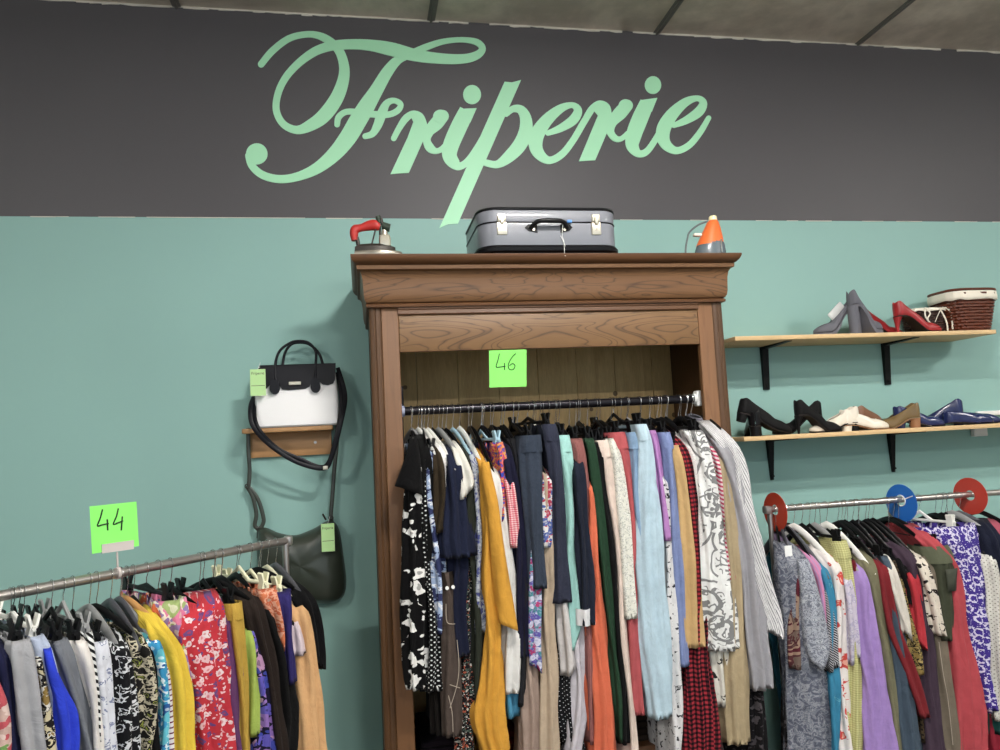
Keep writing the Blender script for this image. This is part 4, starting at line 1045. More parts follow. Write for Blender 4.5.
def garment(R_, sC, spec, idx):
    kind, short, pat, levels = spec[:4]; o = spec[4] if len(spec) > 4 else {}
    rnd = random.Random(idx * 13 + 5)
    bottoms = o.get('b', kind in ('trousers', 'jeans', 'skirt', 'shorts'))
    lv = [tuple(l) for l in levels]
    if lv[-1][0] >= 744:   # carries on below the frame
        a, b = lv[-2], lv[-1]; k = 80 / max(20, b[0] - a[0]) * .6
        lv.append((b[0] + 80, b[1] + (b[1] - a[1]) * k, b[2] + (b[2] - a[2]) * k))
    hs = o.get('hs', 0)
    a, b = lv[-2], lv[-1]
    if b[2] - b[1] < .72 * (a[2] - a[1]) and b[0] - a[0] < 32:
        sg = 1 if (b[1] + b[2]) < (a[1] + a[2]) + .2 * (b[0] - a[0]) else -1
        hs = sg * (b[0] - a[0]) * .8; lv[-1] = ((a[0] + b[0]) / 2 + 2, a[1], a[2])
    rows = smooth_rows(lv, 5.5, o.get('sm', 3)); y0 = rows[0][0]; ytot = rows[-1][0] - y0
    dd = o.get('dd', 0) + R_.jit * rnd.uniform(-1, 1); D = o.get('d', R_.half) + dd
    info = []; wide_ = o.get('dd', 0) > .014
    for (y, xl, xr) in rows:
        q = min(1, (y - y0) / (18 if bottoms else 26)); q = q * (2 - q)
        d = (D * .93 + (D * .07) * q) if bottoms else (.075 + (D - .075) * q)
        g = (y - y0) / max(ytot, 120)
        P_ = R_.P + R_.n * (d - R_.corr * q)
        a = atplane(xl, y, P_, R_.n); b = atplane(xr, y, P_, R_.n)
        s0, s1 = (a - R_.P).dot(R_.u), (b - R_.P).dot(R_.u)
        info.append(((s0 + s1) / 2, (s1 - s0) / 2, d, (a.z + b.z) / 2, g))
    # z must fall monotonically
    for i in range(1, len(info)):
        if info[i][3] > info[i - 1][3] - .002: info[i] = (*info[i][:3], info[i - 1][3] - .002, info[i][4])
    ref = info[min(len(info) - 1, 5 if not bottoms else 1)]
    mx = R_.maxyaw
    if R_.lean is not None: sC = max(R_.lean[0], min(R_.lean[1], ref[0] - (.038 if bottoms else .068) + rnd.uniform(-.008, .008)))
    if R_.lean is not None: mx = .16
    sC = max(ref[0] - mx, min(ref[0] + mx * .5, sC))
    pxm = (CAM - R_.P).length / F_PX; mat = fabric(pat); amp = o.get('amp', {'jeans': .007, 'trousers': .008}.get(kind, .012))
    g_ = skin(R_, info, sC, mat, kind, None, amp, rnd.uniform(0, 50), (rnd.uniform(0, 3), rnd.uniform(0, 3)), hs=hs * pxm, wide=wide_)
    org = g_.location.copy()
    tag(g_, short + ' on the ' + R_.where, {'jeans': 'trousers'}.get(kind, kind.replace('_', ' ')), 'clothes on the ' + R_.where)
    if kind == 'jeans' or o.get('wb'):
        nb = 3
        w_ = skin(R_, info, sC, fabric(o.get('wbm', pat)), 'waistband', g_, amp * .3, 3.3, (.5, .5), band=(0, nb), grow=.0028, base=org, wide=wide_)
    if o.get('pocket'):
        # a back pocket patch lies on the near side
        i0 = min(len(info) - 2, 4); i1 = min(len(info) - 1, i0 + 4)
        m = MB(); vs = []
        for i in (i0, i0 + 1, i0 + 2, i1):
            s, hw, d, z, _ = info[i]
            for q in (-.35, 0, .35, .7):
                th = math.acos(max(-1, min(1, q))); 
                p = R_.P + R_.u * (s + hw * q) + R_.n * (d - min(.045, hw * .95) * (1 - math.sin(th) ** .8) + .009); vs.append(Vector((p.x, p.y, z)) - org)
        fs = [(r_ * 4 + c_, r_ * 4 + c_ + 1, r_ * 4 + c_ + 5, r_ * 4 + c_ + 4) for r_ in range(3) for c_ in range(3)]
        m.add(vs, fs); pk = m.build('pocket', fabric(('denim', tuple(max(0, int(c * .9)) for c in (pat[1] if isinstance(pat[1], tuple) else (60, 70, 90))))), g_); sd = pk.modifiers.new('thickness', 'SOLIDIFY'); sd.thickness = .002
    if o.get('cuff'):
        nb = o['cuff'][1]; cf = skin(R_, info, sC, fabric(o['cuff'][0]), 'cuff', g_, amp * .5, 3.3, (.5, .5), band=(len(info) - 1 - nb, len(info) - 1), grow=.003, base=org, wide=wide_)
        if o['cuff'][2]: cf['label'] = o['cuff'][2]
    for sv in o.get('sl', ()):
        sleeve(R_, sv[0], D + sv[1], fabric(sv[2]) if len(sv) > 2 else mat, g_, org, rnd.uniform(0, 9))
    if o.get('collar'):
        s, hw, d, z, _ = info[0]; cm = fabric(o['collar']) if isinstance(o['collar'], tuple) else mat
        m = MB(); rg = []
        for zz, rr_ in ((-.012, 1.0), (.006, .8), (.02, .72), (.022, .85), (.008, 1.0), (-.004, 1.12)):
            rg.append([R_.P + R_.u * (sC + (s - sC) * .3 + .022 * rr_ * math.cos(t_)) + R_.n * (.062 * rr_ * math.sin(t_) + .01) + Vector((0, 0, z - R_.P.z + zz - .012 * math.sin(t_))) - org for t_ in [2 * PI * k / 20 for k in range(20)]])
        m.loft(rg, cap=False); m.build('collar', cm, g_)
    if o.get('tag'):
        s, hw, d, z, _ = info[2]; p = R_.P + R_.u * s + R_.n * (d + .012) - org; p.z = z - org.z + R_.P.z - R_.P.z
        p = Vector((p.x, p.y, z - org.z)); m = MB(); m.box(p - Vector((.016, .0008, .03)), p + Vector((.016, .0008, .03))); t_ = m.build('care_tag', WPL, g_, smooth=False)
    for bt in o.get('buttons', ()):
        p = atplane(bt[0], bt[1], R_.P + R_.n * (D + .006), R_.n) - org; m = MB(); m.tube([p, p + R_.n * .004], .0065, 12); b_ = m.build('button', WPL, g_)
    for sm_ in o.get('seams', ()):
        pts = [tuple(atplane(x_, y_, R_.P + R_.n * (D - R_.corr + .03), R_.n) - org) for x_, y_ in sm_]
        m = MB(); m.tube(catmull(pts, 5), .0014, 5); m.build('seam', fabric((P, (186, 172, 156))), g_)
    if o.get('nohang'): return g_
    hc = o.get('h', 'black'); base_z = R_.P.z
    ax = (R_.u * (ref[0] - sC) + R_.n * ref[2]); ax.z = 0; half = ax.length; ax.normalize()
    if bottoms:
        zt = info[0][3]; zN = min(base_z - .05, zt + .05)
        hanger(R_, sC, ax, 'clip', hc, half * .86, zN, zt + .012, f'{hc} clip hanger carrying the {short}', rnd)
    else:
        zN = base_z - .078 - rnd.uniform(0, .006); ztip = min(ref[3] + .004, zN - .035)
        hanger(R_, sC, ax, 'arm', hc, half * .95, zN, ztip, f'{hc} hanger carrying the {short}', rnd)
    return g_

def hang_all(R_, px0, px1, specs):
    s0, s1 = rail_px(R_, px0), rail_px(R_, px1)
    for i, sp in enumerate(specs):
        q = i / (len(specs) - 1); o = sp[4] if len(sp) > 4 else {}
        s = rail_px(R_, o['rx']) if 'rx' in o else s0 + (s1 - s0) * q + random.Random(i).uniform(-.25, .25) * (s1 - s0) / len(specs)
        g_ = garment(R_, s, sp, i + int(px0))
        if R_.spare and i % R_.spare == 1 and not o.get('nohang'):
            lean = random.Random(i * 7).uniform(-.05, .06)
            hanger(R_, s + .012, (R_.n + R_.u * lean).normalized(), 'arm' if i % 2 else 'clip', 'black', .16, R_.P.z - .08, R_.P.z - (.135 if i % 2 else .1), 'spare black hanger just right of the ' + sp[1], None)

P = 'plain'
# ------------------------------------------------------------------ the wardrobe's rail
WRAIL = make_rail((OX, RY, RZ), (1, 0, 0), .0175, 1, '', 'wardrobe rail'); WRAIL.half = .2; WRAIL.backlim = .4; WRAIL.maxyaw = .085; WRAIL.jit = .006; WRAIL.corr = .026; WRAIL.spare = 4; WRAIL.lean = (rail_px(WRAIL, 411), rail_px(WRAIL, 699))
DN = 'denim'; CD = 'cord'
W = [
 ('dress', 'black cap-sleeved dress with large white flowers', ('floral', (14, 13, 15), [(236, 234, 230), (14, 13, 15), (236, 234, 230), (14, 13, 15)], .062, .36), [(436, 413, 421), (455, 410, 423), (480, 405, 424), (500, 404, 425), (560, 401, 426), (620, 399, 426), (665, 399, 426), (689, 405, 425)], {'sl': [([(438, 410, 417), (452, 407, 420), (468, 402, 422), (482, 397, 423), (491, 395, 424)], .012, (P, (18, 17, 19)))], 'rx': 414}),
 ('cardigan', 'black cardigan with a white edge stripe', (P, (14, 14, 15)), [(434, 418, 425), (460, 420, 431), (500, 422, 433), (560, 422, 432)]),
 ('dress', 'black dress dotted all over with white', ('dots', (16, 16, 18), (232, 232, 230), .0125, .22), [(440, 421, 427), (480, 423, 431), (540, 424, 436), (600, 425, 441), (650, 425, 443), (690, 425, 444)]),
 ('blouse', 'navy and pale blue printed blouse next to the dotted dress', ('blotch', [(0, (52, 60, 104)), (.47, (160, 180, 214)), (.56, (226, 230, 238)), (.63, (60, 70, 120))], 26, .6), [(442, 429, 434), (462, 430, 440), (500, 430, 441), (560, 433, 445), (600, 436, 446), (632, 438, 446)], {'h': 'grey', 'dd': .004}),
 ('t_shirt', 'olive brown plain t-shirt with short sleeve', (P, (64, 52, 36)), [(442, 432, 438), (462, 436, 446), (500, 437, 450), (532, 433, 448)], {'dd': .016, 'h': 'white'}),
 ('trousers', 'taupe cropped trousers with pale stitching', (P, (88, 75, 68)), [(572, 441, 455), (600, 442, 457), (650, 443, 462), (700, 443, 466), (735, 445, 465)], {'nohang': 1, 'wbm': (P, (46, 36, 28)), 'wb': 1, 'buttons': [(447, 588), (453, 587)], 'dd': .01, 'seams': [[(446, 604), (447, 622), (455, 624)], [(457, 640), (459, 665), (457, 685), (450, 708)], [(448, 684), (460, 688)], [(447, 690), (452, 712), (453, 732)]]}),
 ('trousers', 'dark brown trouser leg beside the taupe ones', (P, (28, 22, 20)), [(450, 431, 438), (600, 431, 441), (690, 430, 444), (733, 434, 449)], {'dd': -.04, 'b': 1}),
 ('blouse', 'white lace blouse with short sleeve', ('blotch', [(0, (236, 234, 230)), (.5, (214, 212, 208)), (.55, (240, 238, 236))], 90, .2), [(440, 437, 443), (456, 441, 451), (472, 441, 453), (500, 443, 452), (530, 443, 450)], {'h': 'white', 'dd': .004}),
 ('t_shirt', 'navy blue t-shirt with short sleeves', (P, (34, 41, 68)), [(444, 449, 456), (462, 448, 461), (496, 447, 466), (520, 445, 472), (541, 442, 476), (557, 446, 479)], {'dd': .03, 'h': 'white', 'sm': 1}),
 ('dress', 'long navy dress below the navy t-shirt', (P, (28, 34, 61)), [(462, 452, 458), (550, 453, 469), (600, 454, 472), (654, 458, 475)], {'dd': .004}),
 ('t_shirt', 'cream ribbed t-shirt with wide sleeve', (P, (228, 225, 214)), [(440, 453, 457), (455, 456, 465), (470, 461, 471), (482, 463, 475), (498, 465, 469)], {'dd': .02, 'h': 'grey', 'sm': 1}),
 ('dress', 'black dress with tiny orange and white flowers', ('floral', (30, 28, 32), [(190, 90, 60), (220, 215, 205), (80, 100, 90)], .018, .24), [(450, 462, 467), (560, 463, 473), (655, 464, 476), (700, 462, 474), (752, 457, 473)], {'dd': -.02}),
 ('shirt', 'dark olive green long shirt', (P, (54, 59, 48)), [(444, 462, 468), (470, 468, 477), (512, 469, 479), (560, 471, 482), (640, 474, 488), (690, 476, 487), (714, 480, 484)], {'dd': -.006}),
 ('blouse', 'grey blue blouse with a soft floral print', ('blotch', [(0, (84, 88, 140)), (.42, (180, 186, 196)), (.52, (140, 146, 160)), (.6, (70, 76, 140))], 34, .8), [(446, 470, 477), (466, 474, 483), (500, 475, 484), (580, 477, 487), (632, 478, 487)], {'h': 'pale blue'}),
 ('dress', 'long mustard yellow dress with a loose sleeve', (P, (224, 160, 36)), [(448, 475, 481), (466, 480, 489), (500, 483, 494), (570, 485, 498), (640, 488, 504), (690, 483, 507), (712, 474, 508), (735, 480, 509), (752, 488, 510)], {'dd': .02, 'h': 'white', 'sl': [([(462, 482, 490), (480, 483, 494), (501, 486, 499), (540, 490, 504), (577, 493, 510), (604, 496, 515), (627, 499, 519)], .026)], 'sm': 2}),
 ('shirt', 'plain white long shirt beside the mustard dress', (P, (232, 230, 226)), [(458, 487, 493), (480, 493, 501), (530, 500, 509), (577, 506, 517), (608, 508, 521), (650, 507, 523), (692, 508, 519)]),
 ('scarf', 'blue and red patterned scarf', ('blotch', [(0, (44, 66, 180)), (.42, (220, 60, 90)), (.5, (240, 170, 60)), (.55, (160, 50, 110)), (.6, (50, 90, 190))], 40, .5), [(442, 497, 504), (460, 499, 507), (490, 500, 509), (520, 502, 508)], {'h': 'pale blue', 'b': 1}),
 ('blouse', 'pink and white gingham blouse', ('check', (238, 214, 214), (226, 130, 140), (200, 70, 90), .008, .5), [(462, 503, 507), (480, 505, 513), (520, 510, 518), (540, 511, 519), (547, 512, 518)], {'dd': .012}),
 ('cardigan', 'thin dark navy cardigan', (P, (30, 30, 59)), [(440, 502, 511), (460, 505, 515), (490, 511, 521), (520, 515, 526), (577, 518, 530), (618, 520, 533), (655, 520, 532)], {'dd': .008}),
 ('t_shirt', 'turquoise blue long t-shirt', (P, (66, 142, 178)), [(475, 506, 512), (560, 507, 523), (625, 508, 527), (647, 507, 526), (680, 504, 521), (715, 506, 519)], {'dd': -.02}),
 ('jacket', 'charcoal grey jacket', (P, (39, 39, 45)), [(438, 512, 519), (458, 514, 525), (490, 518, 528), (540, 522, 531), (640, 521, 530), (704, 519, 527)], {'dd': -.01}),
 ('jeans', 'dark wash denim jeans', (DN, (34, 50, 72)), [(435, 525, 543), (446, 519, 543), (480, 522, 544), (520, 526, 544.5), (560, 529, 546), (588, 530, 546)], {'dd': .022, 'rx': 532}),
 ('blouse', 'purple and pink floral blouse below the dark jeans', ('floral', (150, 160, 196), [(180, 50, 110), (90, 80, 170), (210, 210, 230), (70, 140, 150)], .02, .5), [(470, 527, 534), (560, 529, 545), (600, 528, 546), (640, 528, 545), (660, 532, 543), (674, 537, 541)], {'dd': .012}),
 ('dress', 'dusty pink beige long dress', (P, (172, 148, 134)), [(462, 529, 536), (600, 528, 541), (680, 523, 541), (752, 519, 546)], {'dd': -.012}),
 ('coat', 'light beige long coat', (P, (194, 172, 146)), [(458, 541, 549), (480, 544, 552), (577, 547, 554), (640, 543, 555), (700, 540, 557), (752, 541, 560)], {'dd': -.002}),
 ('blouse', 'cream blouse with small red and blue print', ('floral', (228, 226, 222), [(190, 50, 80), (80, 100, 170)], .03, .42), [(458, 543, 548), (480, 545, 552), (500, 545, 555), (513, 545, 554), (547, 545, 553)], {'dd': .004}),
 ('jeans', 'deep navy skinny jeans', (DN, (24, 32, 62)), [(424, 544, 558), (436, 545, 559), (455, 548, 561), (480, 552, 563), (520, 554, 567), (577, 555, 571), (602, 555, 573)], {'dd': .016}),
 ('blouse', 'soft white ruffled blouse', (P, (218, 212, 210)), [(468, 560, 566), (600, 557, 573), (640, 561, 577), (660, 566, 581), (673, 570, 578)], {'amp': .012, 'h': 'white'}),
 ('dress', 'black dress with small white dots behind the white blouse', ('dots', (26, 26, 30), (220, 220, 222), .012, .13), [(480, 561, 567), (600, 560, 570), (690, 560, 575), (722, 564, 588), (752, 574, 590)], {'dd': -.03}),
 ('trousers', 'mint green straight trousers', (P, (160, 214, 206)), [(435, 558, 573), (460, 560, 574.5), (489, 564, 577), (520, 566, 579), (577, 568, 580), (620, 571, 580), (648, 574, 579)], {'dd': .012, 'wb': 1}),
 ('blouse', 'pale lilac long blouse below the mint trousers', (P, (208, 202, 210)), [(470, 568, 575), (600, 573, 582), (680, 575, 586), (716, 571, 586), (745, 569, 580)], {'amp': .012}),
 ('coat', 'navy coat with a broad white cuff', (P, (37, 43, 61)), [(448, 575, 581), (480, 577, 585), (540, 578, 590), (600, 580, 593), (624, 580, 595)], {'cuff': ((P, (232, 232, 234)), 3, 'broad white cuff'), 'dd': .045}),
 ('trousers', 'dusty rose corduroy trousers', (CD, (150, 92, 88)), [(438, 572, 585), (465, 575, 588), (500, 579, 591), (540, 582, 595), (600, 584, 596), (700, 586, 594), (742, 588, 594)], {'dd': .004}),
 ('dress', 'long plain orange dress', (P, (226, 108, 70)), [(470, 588, 592), (510, 590, 595), (550, 588, 598), (577, 588, 603), (630, 590, 611), (683, 592, 616), (752, 596, 620)], {'dd': .014}),
 ('trousers', 'dark green trousers', (P, (41, 75, 52)), [(438, 586, 595), (460, 589, 598), (488, 592, 602), (536, 596, 607), (603, 606, 616), (683, 613, 621), (740, 618, 624)], {'dd': .006}),
 ('trousers', 'plain black trousers', (P, (21, 21, 23)), [(442, 594, 601), (488, 600, 608), (543, 606, 618), (600, 612, 623), (660, 617, 628), (742, 621, 632)], {'dd': .002}),
 ('trousers', 'pale cream pink trousers', (P, (228, 206, 192)), [(440, 598, 611), (476, 602, 615), (524, 611, 621), (600, 618, 626), (700, 627, 634), (752, 629, 638)], {'wb': 1, 'dd': .006}),
 ('trousers', 'off-white trousers with a grey leaf print', ('blotch', [(0, (228, 226, 214)), (.53, (160, 162, 150)), (.57, (232, 230, 222)), (.66, (170, 172, 160))], 75, .4), [(438, 608, 616), (455, 611, 622), (488, 615, 629), (548, 620, 637), (590, 621, 638), (618, 623, 638)], {'dd': .014}),
 ('trousers', 'coral red trousers', (P, (186, 82, 86)), [(432, 608, 630), (452, 616, 632), (488, 625, 634), (560, 629, 639), (618, 626, 640), (690, 630, 642), (713, 634, 645)], {'dd': .002, 'wb': 1}),
 ('jeans', 'mid blue denim jeans behind the pale jeans', (DN, (120, 152, 184)), [(432, 629, 642), (480, 632, 647), (560, 636, 652), (660, 642, 655)], {'dd': .002}),
 ('jeans', 'very pale blue wide jeans', (DN, (176, 202, 216)), [(424, 637, 648), (445, 640, 652), (476, 640, 658), (524, 639, 665), (553, 639, 669), (643, 640, 674), (683, 646, 675), (717, 652, 674)], {'dd': .03}),
 ('blouse', 'bright lilac blouse', (P, (188, 128, 196)), [(430, 647, 659), (445, 649, 661), (464, 653, 664), (500, 659, 669), (540, 663, 672)], {'dd': .004, 'b': 1}),
 ('blouse', 'white blouse with a fine black print', ('blotch', [(0, (222, 220, 220)), (.6, (60, 60, 66))], 50, .4), [(460, 660, 665), (540, 666, 673), (600, 668, 678), (648, 670, 679), (700, 672, 681), (748, 674, 679)], {'h': 'grey'}),
 ('jeans', 'periwinkle blue jeans', (DN, (112, 128, 176)), [(432, 661, 673), (452, 664, 674), (488, 668, 678), (550, 673, 681), (600, 676, 683), (665, 680, 688)], {'dd': .006}),
 ('trousers', 'camel beige trousers', (P, (208, 170, 112)), [(445, 671, 681), (476, 676, 687), (520, 680, 692), (560, 682, 700), (610, 683, 705), (646, 685, 708)], {'dd': .018}),
 ('shirt', 'long red and black checked shirt', ('check', (164, 34, 48), (92, 20, 32), (26, 14, 20), .017, .5), [(429, 660, 672), (438, 668, 686), (459, 680, 695), (488, 687, 699), (548, 693, 703), (600, 697, 707), (645, 694, 714), (690, 689, 723), (747, 687, 729)], {'dd': .012, 'h': 'black'}),
 ('blouse', 'white lace blouse next to the checked shirt', ('blotch', [(0, (232, 228, 224)), (.52, (206, 196, 196)), (.57, (240, 236, 234))], 80, .3), [(430, 677, 690), (455, 689, 701), (500, 697, 706), (570, 700, 708), (640, 703, 712)], {'dd': .004}),
 ('blouse', 'cream blouse with black spots below the scroll top', ('blotch', [(0, (226, 222, 210)), (.62, (50, 50, 50))], 22, .4), [(450, 697, 704), (560, 712, 722), (650, 715, 737), (690, 720, 737), (703, 724, 731)], {'dd': -.004}),
 ('tunic', 'white tunic with large grey scroll flowers', ('scroll', (236, 236, 234), (134, 134, 134), .12, .04), [(430, 688, 706), (446, 695, 711), (472, 701, 717), (508, 703, 723), (539, 704, 729), (580, 706, 734), (615, 709, 740), (649, 712, 745)], {'dd': .03, 'b': 1}),
 ('blouse', 'pink and white striped top', ('stripes', (236, 222, 222), (206, 62, 104), .016, .5, 1.2), [(436, 706, 715), (460, 713, 722), (490, 718, 726), (530, 723, 731), (580, 727, 737)], {'dd': .006}),
 ('dress', 'long black lace dress at the right end', ('blotch', [(0, (22, 20, 23)), (.58, (80, 74, 78))], 40, .6), [(450, 714, 719), (600, 744, 755), (690, 754, 768), (752, 756, 771)], {'dd': -.03}),
 ('coat', 'khaki beige long coat', (P, (180, 160, 124)), [(440, 708, 718), (460, 717, 730), (496, 722, 737), (532, 725, 742), (580, 729, 750), (650, 728, 752), (700, 727, 755), (742, 730, 757)], {'dd': .012}),
 ('shirt', 'rumpled plain grey shirt', (P, (164, 162, 168)), [(427, 704, 716), (440, 712, 725), (455, 721, 733), (472, 726, 740), (495, 731, 746), (520, 736, 749), (556, 743, 758), (600, 748, 766), (640, 750, 771), (665, 753, 777), (688, 756, 776)], {'dd': .016, 'amp': .012, 'collar': True}),
 ('shirt', 'white shirt with thin dark pinstripes', ('stripes', (226, 224, 224), (110, 108, 118), .0058, .26, .12), [(420, 703, 714), (430, 710, 723), (438, 717, 732), (450, 725, 741), (472, 733, 749), (496, 737, 754), (520, 743, 759), (556, 748, 767), (590, 756, 777), (625, 764, 790), (644, 771, 787)], {'dd': .022, 'collar': True}),
]
hang_all(WRAIL, 414, 698, W)
# folded things in the bottom of the wardrobe
for x0_, x1_, c_, lb in ((.18, .42, (34, 24, 34), 'dark plum folded blanket on the wardrobe floor'), (.45, .62, (120, 36, 40), 'dark red folded cloth on the wardrobe floor'), (.66, .98, (30, 28, 34), 'black folded blanket in the middle of the wardrobe floor'), (1.02, 1.36, (52, 40, 32), 'brown folded blanket at the right of the wardrobe floor')):
    m = MB()
    for k in range(4): m.box((x0_ + .004 * (k % 2), -.46, .421 + k * .026), (x1_ - .005 * (k % 3), -.1 - .006 * k, .421 + k * .026 + .024), bev=.01)
    o_ = m.build('folded_blanket', fabric((P, c_))); rebase(o_, ((x0_ + x1_) / 2, -.28, .421)); tag(o_, lb, 'blanket', 'folded blankets on the wardrobe floor')

# ------------------------------------------------------------------ the right-hand rack
def hit_z(px, py, z): d = ray(px, py); return CAM + d * ((z - CAM.z) / d.z)
def rack(A, B, r, label, H, feet):
    """A, B: rail ends"""
    A, B = Vector(A), Vector(B); c = (A + B) / 2; rt = empty('clothes_rack', (c.x, c.y, 0), label, 'clothes rack', rz=0)
    u = (B - A).normalized(); n = Vector((u.y, -u.x, 0)); off = Vector((c.x, c.y, 0))
    m = MB(); m.tube([A - off, B - off], r, 20); m.build('rail', STEEL, rt)
    for E_ in (A, B):
        q = E_ - off; s_ = 1 if E_ is B else -1; e = q - u * s_ * .012
        m = MB(); m.tube([Vector((e.x, e.y, .03)), Vector((e.x, e.y, E_.z - r * .4))], r * .85, 16); m.build('post', STEEL, rt)
        m = MB(); m.box(q - Vector((.016, .016, .018)), q + Vector((.016, .016, .016)), bev=.006); m.build('corner_joint', STEEL, rt)
        m = MB(); b_ = Vector((e.x, e.y, .03)); f_ = feet; m.tube([b_ - n * f_, b_ + n * f_], r, 12); m.build('foot', STEEL, rt)
    return rt
RA, RB = at(767, 511, -.4), at(1000, 491, -.4)
rz_ = (RA.z + RB.z) / 2
rack((RA.x, -.4, rz_), (3.85, -.4, rz_), .0135, 'steel clothes rack standing right of the wardrobe under the shoe shelves', 0, .2)
RR = make_rail((2.4, -.4, rz_), (1, 0, 0), .0135, 1, '', 'right-hand rack'); RR.half = .2; RR.backlim = .33; RR.maxyaw = .1; RR.jit = .005; RR.corr = .02; RR.spare = 6; RR.lean = (rail_px(RR, 784), rail_px(RR, 1030))
